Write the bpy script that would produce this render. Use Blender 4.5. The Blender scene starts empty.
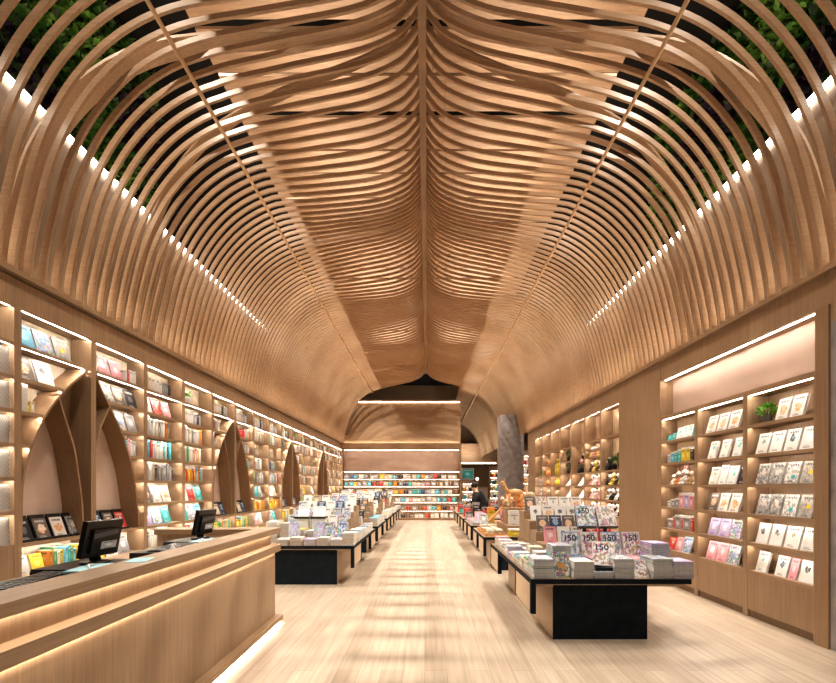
import bpy, math, random
import numpy as np
from mathutils import Vector, Matrix
random.seed(7)
C = bpy.context.scene.collection
F = 435.0; VX = 427.0; VY = 487.0; H = 1.6
PI = math.pi

# ------------------------------------------------------------------ materials
M = {}
def new_mat(name):
    m = bpy.data.materials.new(name); m.use_nodes = True
    nt = m.node_tree; b = nt.nodes['Principled BSDF']
    M[name] = m
    return m, nt, b
def N(nt, t, **k):
    n = nt.nodes.new(t)
    for a, v in k.items():
        if hasattr(n, a): setattr(n, a, v)
        else: n.inputs[a].default_value = v
    return n
def mix(nt, fac, a, b, mode='MIX'):
    n = nt.nodes.new('ShaderNodeMix'); n.data_type = 'RGBA'; n.blend_type = mode
    for s, v in ((n.inputs[0], fac), (n.inputs[6], a), (n.inputs[7], b)):
        if hasattr(v, 'links') or hasattr(v, 'is_output'): nt.links.new(v, s)
        elif isinstance(v, (int, float)): s.default_value = v
        else: s.default_value = (*v, 1) if len(v) == 3 else v
    return n.outputs[2]
def ramp(nt, src, stops):
    r = nt.nodes.new('ShaderNodeValToRGB')
    while len(r.color_ramp.elements) < len(stops): r.color_ramp.elements.new(0.5)
    for e, (p, c) in zip(r.color_ramp.elements, stops):
        e.position = p; e.color = (*c, 1) if len(c) == 3 else c
    nt.links.new(src, r.inputs[0]); return r.outputs[0]
def math_n(nt, op, a, b=None):
    n = nt.nodes.new('ShaderNodeMath'); n.operation = op
    for s, v in zip(n.inputs, (a, b)):
        if v is None: continue
        if isinstance(v, (int, float)): s.default_value = v
        else: nt.links.new(v, s)
    return n.outputs[0]

def plain(name, col, rough=0.5, metal=0.0, var=0.06, scale=8):
    m, nt, b = new_mat(name)
    tc = N(nt, 'ShaderNodeTexCoord'); no = N(nt, 'ShaderNodeTexNoise'); no.inputs['Scale'].default_value = scale
    nt.links.new(tc.outputs['Object'], no.inputs['Vector'])
    c = ramp(nt, no.outputs['Fac'], [(0.3, [max(0, x*(1-var)) for x in col]), (0.7, [min(1, x*(1+var)) for x in col])])
    nt.links.new(c, b.inputs['Base Color'])
    b.inputs['Roughness'].default_value = rough; b.inputs['Metallic'].default_value = metal
    return m
def wood(name, col, axis='Z', rough=0.45, var=0.13, grain=60):
    m, nt, b = new_mat(name)
    tc = N(nt, 'ShaderNodeTexCoord'); mp = N(nt, 'ShaderNodeMapping')
    s = [grain]*3; s['XYZ'.index(axis)] = 1.6
    mp.inputs['Scale'].default_value = s
    oi = N(nt, 'ShaderNodeObjectInfo')
    cb = nt.nodes.new('ShaderNodeVectorMath'); cb.operation = 'SCALE'
    nt.links.new(oi.outputs['Location'], cb.inputs[0]); cb.inputs['Scale'].default_value = 1.0
    ad = nt.nodes.new('ShaderNodeVectorMath'); ad.operation = 'ADD'
    nt.links.new(tc.outputs['Object'], ad.inputs[0]); nt.links.new(cb.outputs[0], ad.inputs[1])
    nt.links.new(ad.outputs[0], mp.inputs['Vector'])
    n1 = N(nt, 'ShaderNodeTexNoise'); n1.inputs['Scale'].default_value = 1.0; n1.inputs['Detail'].default_value = 5
    n1.inputs['Distortion'].default_value = 0.6
    nt.links.new(mp.outputs[0], n1.inputs['Vector'])
    d = [x*(1-var) for x in col]; l = [min(1, x*(1+var)) for x in col]
    c = ramp(nt, n1.outputs['Fac'], [(0.33, d), (0.5, col), (0.7, l)])
    n2 = N(nt, 'ShaderNodeTexNoise'); n2.inputs['Scale'].default_value = 1.3
    nt.links.new(ad.outputs[0], n2.inputs['Vector'])
    g = ramp(nt, n2.outputs['Fac'], [(0.3, (.88, .86, .84)), (0.7, (1, 1, 1))])
    c = mix(nt, 1.0, c, g, 'MULTIPLY')
    nt.links.new(c, b.inputs['Base Color'])
    b.inputs['Roughness'].default_value = rough
    bp = N(nt, 'ShaderNodeBump'); bp.inputs['Strength'].default_value = 0.08; bp.inputs['Distance'].default_value = .004
    nt.links.new(n1.outputs['Fac'], bp.inputs['Height']); nt.links.new(bp.outputs[0], b.inputs['Normal'])
    return m
def emit(name, col, s):
    m, nt, b = new_mat(name)
    b.inputs['Base Color'].default_value = (*col, 1)
    b.inputs['Emission Color'].default_value = (*col, 1); b.inputs['Emission Strength'].default_value = s
    return m
OAK = (.375, .258, .162)
for ax in 'XYZ':
    wood('oak_'+ax, OAK, ax)
    wood('pale_oak_'+ax, (.58, .44, .305), ax, var=.12)
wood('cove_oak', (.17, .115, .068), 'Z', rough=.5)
wood('back_oak', (.78, .68, .54), 'Z', var=.08)
wood('rib_oak', (.49, .333, .21), 'X', rough=.30, var=.12)
wood('dark_oak', (.22, .145, .085), 'Z', rough=.5)
wood('mid_oak', (.34, .22, .13), 'Z', rough=.5)
wood('ceiling_oak', (.46, .30, .185), 'X', rough=.5, var=.16, grain=20)
wood('toy_wood', (.62, .34, .14), 'Z', var=.15)
plain('cream_paint', (.66, .52, .43), .7, var=.03)
plain('pink_plaster', (.58, .44, .37), .75, var=.05, scale=3)
plain('black_steel', (.009, .015, .022), .7, var=.3)
M['black_steel'].node_tree.nodes['Principled BSDF'].inputs['Specular IOR Level'].default_value = .2
plain('black_plastic', (.012, .012, .013), .3, var=.3)
plain('grey_plastic', (.10, .10, .11), .4)
plain('void_black', (.006, .006, .007), .9)
plain('brass', (.80, .58, .36), .35, .3)
plain('paper', (.74, .72, .69), .8, var=.08, scale=40)
plain('white', (.78, .77, .75), .6, var=.03)
plain('concrete', (.30, .275, .27), .8, var=.22, scale=5)
plain('soil', (.04, .025, .015), .9)
plain('kraft', (.45, .29, .16), .7)
plain('skin', (.62, .40, .28), .6)
plain('hair', (.015, .012, .010), .5)
plain('black_cloth', (.015, .015, .018), .9)
plain('pale_blue_paper', (.45, .72, .80), .7)
plain('screen_glass', (.01, .012, .016), .1)
emit('led', (1.0, .89, .76), 80)
emit('led_bay', (1.0, .91, .79), 150)
emit('led_counter', (1.0, .86, .70), 20)
emit('globe_glass', (1.0, .93, .85), 1.6)
emit('led_soft', (1.0, .86, .70), 17)
emit('led_cove', (1.0, .88, .75), 18)

# floor: pale oak boards
m, nt, b = new_mat('floor_boards')
tc = N(nt, 'ShaderNodeTexCoord'); mp = N(nt, 'ShaderNodeMapping'); mp.inputs['Rotation'].default_value = (0, 0, PI/2)
nt.links.new(tc.outputs['Object'], mp.inputs['Vector'])
br = N(nt, 'ShaderNodeTexBrick'); br.offset = .37
br.inputs['Color1'].default_value = (.53, .45, .36, 1); br.inputs['Color2'].default_value = (.44, .36, .28, 1)
br.inputs['Mortar'].default_value = (.36, .26, .18, 1); br.inputs['Scale'].default_value = 1
br.inputs['Mortar Size'].default_value = .0025; br.inputs['Brick Width'].default_value = 1.6; br.inputs['Row Height'].default_value = .19
nt.links.new(mp.outputs[0], br.inputs['Vector'])
mp2 = N(nt, 'ShaderNodeMapping'); mp2.inputs['Scale'].default_value = (26, 1.4, 1)
nt.links.new(tc.outputs['Object'], mp2.inputs['Vector'])
no = N(nt, 'ShaderNodeTexNoise'); no.inputs['Scale'].default_value = 1; no.inputs['Detail'].default_value = 5
nt.links.new(mp2.outputs[0], no.inputs['Vector'])
g = ramp(nt, no.outputs['Fac'], [(.3, (.80, .78, .76)), (.65, (1.05, 1.05, 1.05))])
nt.links.new(mix(nt, 1.0, br.outputs['Color'], g, 'MULTIPLY'), b.inputs['Base Color'])
b.inputs['Roughness'].default_value = .38

# foliage
def leafmat(name, c1, c2):
    m, nt, b = new_mat(name)
    tc = N(nt, 'ShaderNodeTexCoord'); no = N(nt, 'ShaderNodeTexNoise'); no.inputs['Scale'].default_value = 9
    nt.links.new(tc.outputs['Object'], no.inputs['Vector'])
    nt.links.new(ramp(nt, no.outputs['Fac'], [(.35, c1), (.65, c2)]), b.inputs['Base Color'])
    b.inputs['Roughness'].default_value = .5
leafmat('leaf_green', (.022, .09, .009), (.08, .22, .03))
leafmat('leaf_dark', (.012, .035, .008), (.03, .08, .02))
leafmat('leaf_bright', (.10, .30, .03), (.24, .48, .07))
leafmat('leaf_mid', (.10, .26, .03), (.20, .42, .07))
leafmat('leaf_purple', (.018, .008, .022), (.04, .018, .05))

# printed covers -----------------------------------------------------
def cover(name, base, spot=None, c=(.5, .55), r=.25, spot2=None, lines=None, busy=0.0, blob=None, frame=None, sat=.75):
    """a printed cover: a ground colour, a round picture, scattered illustration, bars of small print"""
    m, nt, b = new_mat('cover_'+name)
    uv = N(nt, 'ShaderNodeUVMap'); sx = N(nt, 'ShaderNodeSeparateXYZ'); nt.links.new(uv.outputs[0], sx.inputs[0])
    u, v = sx.outputs[0], sx.outputs[1]
    oi = N(nt, 'ShaderNodeObjectInfo')
    col = N(nt, 'ShaderNodeRGB'); col.outputs[0].default_value = (*base, 1); col = col.outputs[0]
    off = math_n(nt, 'MULTIPLY', oi.outputs['Random'], 40)
    cmb = N(nt, 'ShaderNodeCombineXYZ'); nt.links.new(u, cmb.inputs[0]); nt.links.new(v, cmb.inputs[1]); nt.links.new(off, cmb.inputs[2])
    if busy:
        vo = N(nt, 'ShaderNodeTexVoronoi'); vo.inputs['Scale'].default_value = 8
        nt.links.new(cmb.outputs[0], vo.inputs['Vector'])
        no = N(nt, 'ShaderNodeTexNoise'); no.inputs['Scale'].default_value = 7
        nt.links.new(cmb.outputs[0], no.inputs['Vector'])
        msk = ramp(nt, no.outputs['Fac'], [(.5-.12*busy, (0, 0, 0)), (.56-.12*busy, (1, 1, 1))])
        hs = N(nt, 'ShaderNodeHueSaturation'); hs.inputs['Saturation'].default_value = sat; hs.inputs['Value'].default_value = .62
        nt.links.new(vo.outputs['Color'], hs.inputs['Color'])
        pc = hs.outputs[0]
        if blob: pc = mix(nt, .4, pc, blob)
        col = mix(nt, msk, col, pc)
    if spot:
        du = math_n(nt, 'SUBTRACT', u, c[0]); dv = math_n(nt, 'SUBTRACT', v, c[1])
        dv = math_n(nt, 'MULTIPLY', dv, 1.3)
        d = math_n(nt, 'SQRT', math_n(nt, 'ADD', math_n(nt, 'MULTIPLY', du, du), math_n(nt, 'MULTIPLY', dv, dv)))
        n2 = N(nt, 'ShaderNodeTexNoise'); n2.inputs['Scale'].default_value = 7
        nt.links.new(cmb.outputs[0], n2.inputs['Vector'])
        d = math_n(nt, 'ADD', d, math_n(nt, 'MULTIPLY', math_n(nt, 'SUBTRACT', n2.outputs['Fac'], .5), .35))
        k = math_n(nt, 'LESS_THAN', d, r)
        sc = spot
        if spot2: sc = mix(nt, ramp(nt, n2.outputs['Fac'], [(.42, (0, 0, 0)), (.55, (1, 1, 1))]), spot, spot2)
        col = mix(nt, k, col, sc)
    if lines:
        # a title bar block near the top and two lines of small print near the foot
        for lo, hi, a, e, f in ((.80, .90, .15, .85, 26), (.06, .10, .2, .7, 40), (.13, .155, .2, .6, 40)):
            k = math_n(nt, 'MULTIPLY', math_n(nt, 'GREATER_THAN', v, lo), math_n(nt, 'LESS_THAN', v, hi))
            k = math_n(nt, 'MULTIPLY', k, math_n(nt, 'MULTIPLY', math_n(nt, 'GREATER_THAN', u, a), math_n(nt, 'LESS_THAN', u, e)))
            w = math_n(nt, 'SINE', math_n(nt, 'MULTIPLY', u, f*2)); k = math_n(nt, 'MULTIPLY', k, math_n(nt, 'GREATER_THAN', w, -.45))
            col = mix(nt, k, col, lines)
    if frame:
        e = math_n(nt, 'MAXIMUM', math_n(nt, 'ABSOLUTE', math_n(nt, 'SUBTRACT', u, .5)), math_n(nt, 'ABSOLUTE', math_n(nt, 'SUBTRACT', v, .5)))
        col = mix(nt, math_n(nt, 'GREATER_THAN', e, .455), col, frame)
    nt.links.new(col, b.inputs['Base Color']); b.inputs['Roughness'].default_value = .42
    return m
K = (.03, .03, .035)
cover('tree', (.78, .76, .72), (.16, .50, .55), (.52, .62), .13, (.75, .42, .18), K)
cover('emblem', (.78, .77, .74), (.06, .09, .16), (.5, .6), .2, (.25, .3, .36), K)
cover('mono', (.62, .60, .57), (.70, .68, .64), (.5, .55), .2, (.75, .6, .5), K, 1.0, (.05, .05, .05), sat=.08)
cover('whale', (.78, .77, .75), (.10, .11, .12), (.45, .6), .18, (.3, .3, .3), None)
cover('teal_dot', (.76, .75, .72), (.02, .42, .50), (.6, .3), .13, None, K, .4, (.35, .33, .28), sat=.2)
cover('yellow_dot', (.45, .42, .36), (.75, .55, .03), (.6, .5), .14, None, K, .7, (.2, .18, .14), sat=.25)
cover('orange_art', (.74, .70, .66), (.72, .33, .13), (.5, .45), .28, (.72, .52, .36), K)
cover('dark_art', (.14, .12, .11), (.70, .36, .16), (.5, .5), .3, (.75, .65, .55), (.6, .6, .6))
cover('teal_wave', (.77, .78, .77), (.06, .45, .46), (.6, .6), .18, (.3, .6, .6), (.05, .3, .35))
cover('lilac', (.70, .66, .76), (.45, .28, .62), (.5, .65), .26, (.6, .5, .7), (.2, .2, .5), .4)
cover('pink', (.72, .36, .48), (.75, .55, .62), (.4, .5), .33, (.8, .3, .42), (.7, .05, .2))
cover('ice', (.62, .68, .76), (.22, .30, .48), (.5, .45), .25, (.35, .45, .62), K, .4)
cover('issue', (.80, .80, .80), None, lines=None, busy=.25, blob=(.25, .34, .42), frame=(.30, .45, .72), sat=.9)
cover('issue_warm', (.80, .79, .78), None, lines=None, busy=.3, blob=(.62, .30, .22), frame=(.70, .66, .68), sat=.9)
cover('ring', (.76, .74, .72), (.75, .36, .08), (.5, .42), .24, (.2, .25, .3), (.1, .15, .3), .5)
cover('pastel', (.64, .66, .78), (.55, .35, .60), (.5, .55), .3, (.55, .66, .85), (.3, .3, .6), .6, (.6, .6, .8))
cover('blue_art', (.38, .56, .76), (.70, .74, .80), (.5, .6), .26, (.10, .26, .55), (.05, .1, .35), .4)
cover('navy_art', (.03, .06, .14), (.3, .4, .55), (.5, .6), .25, None, (.7, .7, .7))
cover('red_art', (.55, .05, .05), (.75, .7, .62), (.5, .6), .26, (.3, .03, .03), (.75, .7, .6))
PAL = dict(white=(.74, .73, .70), cream=(.70, .62, .48), grey=(.30, .30, .31), silver=(.52, .53, .55), black=(.025, .025, .03), teal=(.06, .40, .42),
           sky=(.16, .48, .68), yellow=(.74, .56, .06), red=(.55, .06, .05), pink=(.72, .34, .38), orange=(.72, .28, .05),
           navy=(.03, .07, .20), green=(.10, .32, .12), brown=(.22, .12, .06), lilac=(.48, .40, .62), tan=(.50, .38, .26))
for k, c in PAL.items():
    l = (.04, .04, .05) if sum(c) > .9 else (.7, .68, .62)
    sp = [min(.8, x*1.5+.12) for x in c]
    cover(k, c, sp, (.5, .5), .22, None, l)
# patterned block (spine of a boxed set)
m, nt, b = new_mat('cover_pattern')
uv = N(nt, 'ShaderNodeUVMap'); ck = N(nt, 'ShaderNodeTexChecker'); ck.inputs['Scale'].default_value = 12
ck.inputs['Color1'].default_value = (.62, .60, .58, 1); ck.inputs['Color2'].default_value = (.40, .39, .385, 1)
nt.links.new(uv.outputs[0], ck.inputs['Vector']); nt.links.new(ck.outputs[0], b.inputs['Base Color'])
COLWORD = dict(sky='sky-blue', pattern='grey-patterned', issue='white illustrated', issue_warm='warm white illustrated', ring='white ring-motif',
  tree='white tree-motif', emblem='white emblem', mono='black-and-white', whale='white ink-drawing', teal_dot='white teal-dotted', yellow_dot='brown yellow-dotted',
  orange_art='orange-pictured', dark_art='dark pictured', teal_wave='white teal-pictured', lilac='lilac', pink='pink', ice='ice-blue', pastel='pastel',
  blue_art='blue pictured', navy_art='navy pictured', red_art='red pictured')
def cw(k): return COLWORD.get(k, k)

# ------------------------------------------------------------------ mesh builder
class MB:
    def __init__(s): s.v = []; s.f = []; s.m = []; s.uv = []; s.sm = []
    def quad(s, pts, mat=0, uv=((0, 0), (1, 0), (1, 1), (0, 1)), smooth=False):
        i = len(s.v); s.v += [tuple(p) for p in pts]; s.f.append(tuple(range(i, i+len(pts)))); s.m.append(mat)
        s.uv.append(uv[:len(pts)] if len(pts) <= 4 else tuple((0, 0) for _ in pts)); s.sm.append(smooth)
    def box(s, x0, x1, y0, y1, z0, z1, mat=0, mats=None, T=None):
        P = [Vector((x, y, z)) for z in (z0, z1) for y in (y0, y1) for x in (x0, x1)]
        if T is not None: P = [T @ p for p in P]
        i = len(s.v); s.v += [tuple(p) for p in P]
        # -y, +x, +y, -x, +z, -z
        for k, q in enumerate(((0, 1, 5, 4), (1, 3, 7, 5), (3, 2, 6, 7), (2, 0, 4, 6), (4, 5, 7, 6), (2, 3, 1, 0))):
            s.f.append(tuple(i+a for a in q)); s.m.append(mats[k] if mats else mat); s.uv.append(((0, 0), (1, 0), (1, 1), (0, 1))); s.sm.append(False)
    def sweep(s, rings, mat=0, smooth=False, cap=True, closed=False):
        n = len(rings[0]); i = len(s.v)
        for r in rings: s.v += [tuple(p) for p in r]
        for a in range(len(rings)-1):
            for b in range(n):
                c = (b+1) % n
                s.f.append((i+a*n+b, i+a*n+c, i+(a+1)*n+c, i+(a+1)*n+b)); s.m.append(mat)
                s.uv.append(((0, 0), (1, 0), (1, 1), (0, 1))); s.sm.append(smooth)
        if cap:
            for a, rev in ((0, True), (len(rings)-1, False)):
                q = tuple(i+a*n+b for b in range(n))
                s.f.append(q[::-1] if rev else q); s.m.append(mat); s.uv.append(tuple((0, 0) for _ in range(n))); s.sm.append(False)
    def tube(s, pts, r, mat=0, n=8, smooth=True):
        pts = [Vector(p) for p in pts]; R = r if isinstance(r, (list, tuple)) else [r]*len(pts); rings = []
        for k, p in enumerate(pts):
            d = (pts[min(k+1, len(pts)-1)]-pts[max(k-1, 0)]).normalized()
            a = d.orthogonal().normalized() if k == 0 else (a - d*a.dot(d)).normalized()
            b2 = d.cross(a)
            rings.append([p + (a*math.cos(t)+b2*math.sin(t))*R[k] for t in [2*PI*j/n for j in range(n)]])
        s.sweep(rings, mat, smooth)
    def lathe(s, prof, cx=0, cy=0, z=0, n=14, mat=0, sx=1, sy=1):
        s.sweep([[(cx+r*sx*math.cos(2*PI*j/n), cy+r*sy*math.sin(2*PI*j/n), z+h) for j in range(n)] for r, h in prof], mat, True)
    def ball(s, c, r, mat=0, n=12, m=8):
        r = r if isinstance(r, (tuple, list)) else (r, r, r)
        prof = [(max(1e-4, math.sin(PI*k/m)), -math.cos(PI*k/m)) for k in range(m+1)]
        s.sweep([[(c[0]+r[0]*a*math.cos(2*PI*j/n), c[1]+r[1]*a*math.sin(2*PI*j/n), c[2]+r[2]*h) for j in range(n)] for a, h in prof], mat, True)
    def prism(s, poly, y0, y1, plane='XZ', mat=0, smooth=False):
        """poly in a plane, extruded along the third axis"""
        def p(a, b, c): return {'XZ': (a, c, b), 'YZ': (c, a, b), 'XY': (a, b, c)}[plane]
        s.sweep([[p(a, b, y0) for a, b in poly], [p(a, b, y1) for a, b in poly]], mat, smooth)
    def leaf(s, p, d, w, l, mat=0):
        d = d.normalized(); a = d.orthogonal().normalized(); a.rotate(Matrix.Rotation(random.uniform(0, 6.28), 3, d))
        s.quad([p, p+d*l*.5+a*w, p+d*l, p+d*l*.5-a*w], mat)
    def build(s, name, mats, parent=None, origin=None):
        v = np.array(s.v, dtype=float)
        if origin is None:
            lo = v.min(0); hi = v.max(0); origin = ((lo[0]+hi[0])/2, (lo[1]+hi[1])/2, lo[2])
        o_ = np.array(origin)
        me = bpy.data.meshes.new(name); me.from_pydata([tuple(x) for x in (v-o_)], [], s.f)
        mats = mats if isinstance(mats, (list, tuple)) else [mats]
        for k in mats: me.materials.append(M[k])
        me.polygons.foreach_set('material_index', s.m); me.polygons.foreach_set('use_smooth', s.sm)
        ul = me.uv_layers.new(name='UVMap')
        ul.data.foreach_set('uv', [c for f in s.uv for p in f for c in p])
        me.validate(); 
        o = bpy.data.objects.new(name, me); C.objects.link(o)
        WL[o.name] = Vector(origin)
        if parent: o.parent = parent; o.location = Vector(origin)-WL[parent.name]
        else: o.location = origin
        return o
WL = {}
def tag(o, label, cat, group=None, kind=None):
    o['label'] = label; o['category'] = cat
    if group: o['group'] = group
    if kind: o['kind'] = kind
    return o
def thing(name, loc, label, cat, group=None):
    o = bpy.data.objects.new(name, None); o.empty_display_size = .1; C.objects.link(o); o.location = loc
    WL[o.name] = Vector(loc); return tag(o, label, cat, group)
def struct(o): o['kind'] = 'structure'; return o
def bx(name, mat, dims, parent=None):
    b = MB(); b.box(*dims); return b.build(name, mat, parent)
ORD = ['first', 'second', 'third', 'fourth', 'fifth', 'sixth', 'seventh', 'eighth', 'ninth', 'tenth', 'eleventh', 'twelfth', 'thirteenth', 'fourteenth',
       'fifteenth', 'sixteenth', 'seventeenth', 'eighteenth', 'nineteenth', 'twentieth']
def oth(i): 
    if i < 20: return ORD[i]
    t = ['twenty', 'thirty', 'forty', 'fifty', 'sixty'][i//10-2] if (i+1) % 10 else None
    if (i+1) % 10 == 0: return {2: 'thirtieth', 3: 'fortieth', 4: 'fiftieth', 5: 'sixtieth', 1: 'twentieth'}[(i+1)//10-1]
    return ['twenty', 'thirty', 'forty', 'fifty', 'sixty'][(i+1)//10-2] + '-' + ORD[(i+1) % 10-1]

# ------------------------------------------------------------------ setting
XL, XR, YB = -4.14, 3.97, 21.4
CZ = 3.78
o = struct(bx('floor', 'floor_boards', (-9, 12, -4, 36, -.1, 0)))
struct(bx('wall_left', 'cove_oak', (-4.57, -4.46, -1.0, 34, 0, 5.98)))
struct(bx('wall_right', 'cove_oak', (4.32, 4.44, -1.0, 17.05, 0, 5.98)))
struct(bx('ceiling', 'void_black', (-6.4, 10, -1.5, 35, 9.3, 9.4)))
struct(bx('wall_upper_left', 'void_black', (-6.2, -6.1, -1.0, 35, 5.5, 9.3)))
struct(bx('wall_upper_right', 'void_black', (9.0, 9.1, -1.0, 35, 0, 9.3)))
struct(bx('wall_far', 'mid_oak', (-6.2, 9.0, 33.0, 33.1, 0, 9.3)))
# cornices
b = MB(); b.box(-4.46, XL+.06, -.5, YB, 3.72, CZ); struct(b.build('trim_1', 'oak_Y'))
b = MB(); b.box(XR-.06, 4.32, -.5, 17.1, 3.72, CZ); struct(b.build('trim_2', 'oak_Y'))
# far partition (back wall) : bookshelf below, timber panel above
struct(bx('wall_back', 'oak_Z', (-4.46, 1.66, YB+.02, YB+.5, 0, 3.74)))
struct(bx('trim_3', 'mid_oak', (-4.12, 1.66, 20.96, YB+.02, 3.38, 3.72)))
struct(bx('wall_back_upper', 'oak_X', (-4.46, 1.66, YB+.1, YB+.5, 3.74, 5.8)))
struct(bx('trim_4', 'pale_oak_X', (-4.2, 1.66, YB-.02, YB+.55, 5.8, 5.88)))

# ceiling timber panels with dark joints
edges = [(3.2+.0, .62)]
y = 2.6; i = 0
random.seed(3)
while y < 21:
    w = random.choice([.52, .66, .8, .6])
    b = MB(); 
    xm = random.uniform(-1.0, 1.0)
    b.box(-3.05, xm-.003, y, y+w, 7.62, 7.66); b.box(xm+.003, 2.78, y, y+w, 7.62, 7.66)
    tag(b.build('ceiling_panel', 'ceiling_oak'), 'flat oak ceiling panel behind the ribs, %s back from the near end' % oth(i), 'ceiling panel', 'flat panels above the ribs')
    i += 1; y += w + random.choice([.05, .12, .09, .05])

# ------------------------------------------------------------------ vault ribs
CTRL = [(0, 7.16), (.10, 7.0), (.32, 6.80), (.8, 6.62), (1.7, 6.47), (2.5, 6.33), (3.06, 6.05), (3.5, 5.6), (3.8, 5.05), (3.97, 4.45), (4.06, 4.0), (4.08, 3.76)]
def catmull(P, n=6):
    P = [Vector(p) for p in P]; Q = [P[0]*2-P[1]]+P+[P[-1]*2-P[-2]]; out = []
    for k in range(1, len(Q)-2):
        a, b_, c, d = Q[k-1], Q[k], Q[k+1], Q[k+2]
        for t in range(n):
            t /= n
            out.append(.5*((2*b_)+(c-a)*t+(2*a-5*b_+4*c-d)*t*t+(3*b_-a-3*c+d)*t**3))
    out.append(Q[-2]); return out
HALF = catmull(CTRL)
XS = -.06
def wave(x, y):
    k = max(0.0, 1-(abs(x)/2.5)**2)
    return .13*k*math.sin(2*PI*(y-4.35)/4.0)
def side(sgn, y, off=0.0):
    """profile points (x, z) and outward normals from the spine to the cornice"""
    sc = (4.08+XS)/4.08 if sgn < 0 else (3.91-XS)/4.08
    pts = [Vector((p.x*sc, p.y+wave(p.x, y))) for p in HALF]
    out = []
    for k, p in enumerate(pts):
        d = (pts[min(k+1, len(pts)-1)]-pts[max(0, k-1)]).normalized(); n = Vector((-d.y, d.x))  # outward (up / out)
        q = p+n*off
        out.append((XS+sgn*max(q.x, .0), q.y, sgn*n.x, n.y))
    return out
RW = .032
def half_rib(b, sgn, y, xmin=None):
    rings = []
    for (x, z, nx, nz) in side(sgn, y):
        if xmin is not None and x < xmin: continue
        RD = .056+.018*min(1, max(0, (6.6-z)/2.6))
        a = (x, z); c = (x+nx*RD, z+nz*RD)
        if sgn*(c[0]-XS) < 0: c = (XS, c[1])
        rings.append([(a[0], y-RW/2, a[1]), (a[0], y+RW/2, a[1]), (c[0], y+RW/2, c[1]), (c[0], y-RW/2, c[1])])
    if sgn > 0: rings = [r[::-1] for r in rings]
    b.sweep(rings, 0, False)
SP = 1/6.0
def bayname(k):
    """words for left bay k (bay k spans Y 4.403+(k-1) .. +1)"""
    if k <= 0: return 'the bay before the nearest arch' if k == 0 else 'the counter before the left bays'
    g, r = divmod(k-1, 4); nm = ['nearest', 'second', 'third', 'farthest'][min(g, 3)]
    if k >= 17: return 'the last bay by the back wall'
    return ['the near half of %s arch', 'the far half of %s arch', 'the first bay past %s arch', 'the second bay past %s arch'][r] % nm
Y0 = 4.403
n = 0
for i in range(-10, 102):
    yy = Y0+SP*(i+.5)
    if yy > YB-.05: break
    k = i//6+1
    b = MB(); half_rib(b, -1, yy); half_rib(b, 1, yy)
    o = b.build('ceiling_rib', 'rib_oak')
    tag(o, 'curved oak vault rib, %s above %s' % (ORD[i % 6], bayname(k) if k > -1 else 'the front of the counter'), 'ceiling rib', 'curved ribs of the vault')
n = 0
yy = YB+SP*.5
while yy < 32.6:
    b = MB(); half_rib(b, 1, yy, 1.5)
    tag(b.build('ceiling_half_rib', 'rib_oak'), 'curved oak half rib beyond the back wall, %s from its edge' % oth(n), 'ceiling rib', 'half ribs beyond the back wall')
    n += 1; yy += SP
# spine beam following the wave
b = MB(); rings = []
for k in range(0, 150):
    yy = 2.7+k*.125
    if yy > YB: break
    z = 7.14+wave(0, yy)
    rings.append([(XS-.05, yy, z-.14), (XS+.05, yy, z-.14), (XS+.05, yy, z+.14), (XS-.05, yy, z+.14)])
b.sweep(rings); tag(b.build('spine_beam', 'mid_oak'), 'long wavy oak spine beam at the crest of the ribbed vault', 'beam')
# rods under the shoulders
for sgn, xx, zz, y1, nm in ((-1, -2.66, 6.225, YB-.05, 'left'), (1, 2.47, 6.215, 32.4, 'right')):
    b = MB(); b.tube([(xx, 2.6, zz), (xx, y1, zz)], .023, n=8)
    tag(b.build('tie_rod', 'brass'), 'thin brass rod running under the ribs of the vault, %s shoulder' % nm, 'rod', 'tie rods')
# broad arch bands crossing behind the ribs
def band(yc, dy, wid, mat='pale_oak_X'):
    b = MB()
    for sgn in (-1, 1):
        rings = []
        for (x, z, nx, nz) in side(sgn, yc, .17):
            t = min(1.0, (abs(x-XS)/4.3)); w = wid*(.55+.45*t)
            y_ = yc+dy*t**1.6
            zz = max(z, 3.80)
            rings.append([(x, y_-w/2, zz), (x, y_+w/2, zz), (x+nx*.03, y_+w/2, zz+nz*.03), (x+nx*.03, y_-w/2, zz+nz*.03)])
        if sgn > 0: rings = [r[::-1] for r in rings]
        b.sweep(rings)
    return b.build('arch_band', mat)
for j, yc in enumerate((5.15,)):
    tag(band(yc, -.75, .28), 'broad oak arch band behind the ribs curving toward the entrance, %s from the front' % ORD[j], 'arch band', 'broad arch bands')
    tag(band(yc+.25, .95, .2, 'oak_X'), 'broad oak arch band behind the ribs curving toward the back, %s from the front' % ORD[j], 'arch band', 'broad arch bands')

# cove lights
def lipshelf(mat, x0, x1, y0, y1, z, th, front, parent):
    b = MB(); b.box(x0, x1, y0, y1, z-th, z)
    f = (x1-.01, x1) if front > 0 else (x0, x0+.01)
    b.box(f[0], f[1], y0, y1, z-th-(.0092 if front > 0 else .0115), z-th)
    return b.build('shelf', mat, parent)
def strip(name, dims, mat, parent=None): return bx(name, mat, dims, parent)
for nm, x0, x1, y1 in (('left', -4.46, -4.41, YB-.2), ('right', 4.27, 4.32, 17.0)):
    tag(strip('cove_light', (x0, x1, 1.5, y1, 5.90, 5.95), 'led_cove'), 'bright linear light along the top of the %s cove wall' % nm, 'strip light', 'cove lights')
for nm, x0, x1, y1 in (('left', -4.42, -4.38, YB-.2), ('right', 4.24, 4.28, 17.0)):
    tag(strip('ledge_light', (x0, x1, 1.5, y1, CZ, CZ+.02), 'led_cove'), 'linear uplight on the %s cornice behind the rib feet' % nm, 'strip light', 'cornice lights')
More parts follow.
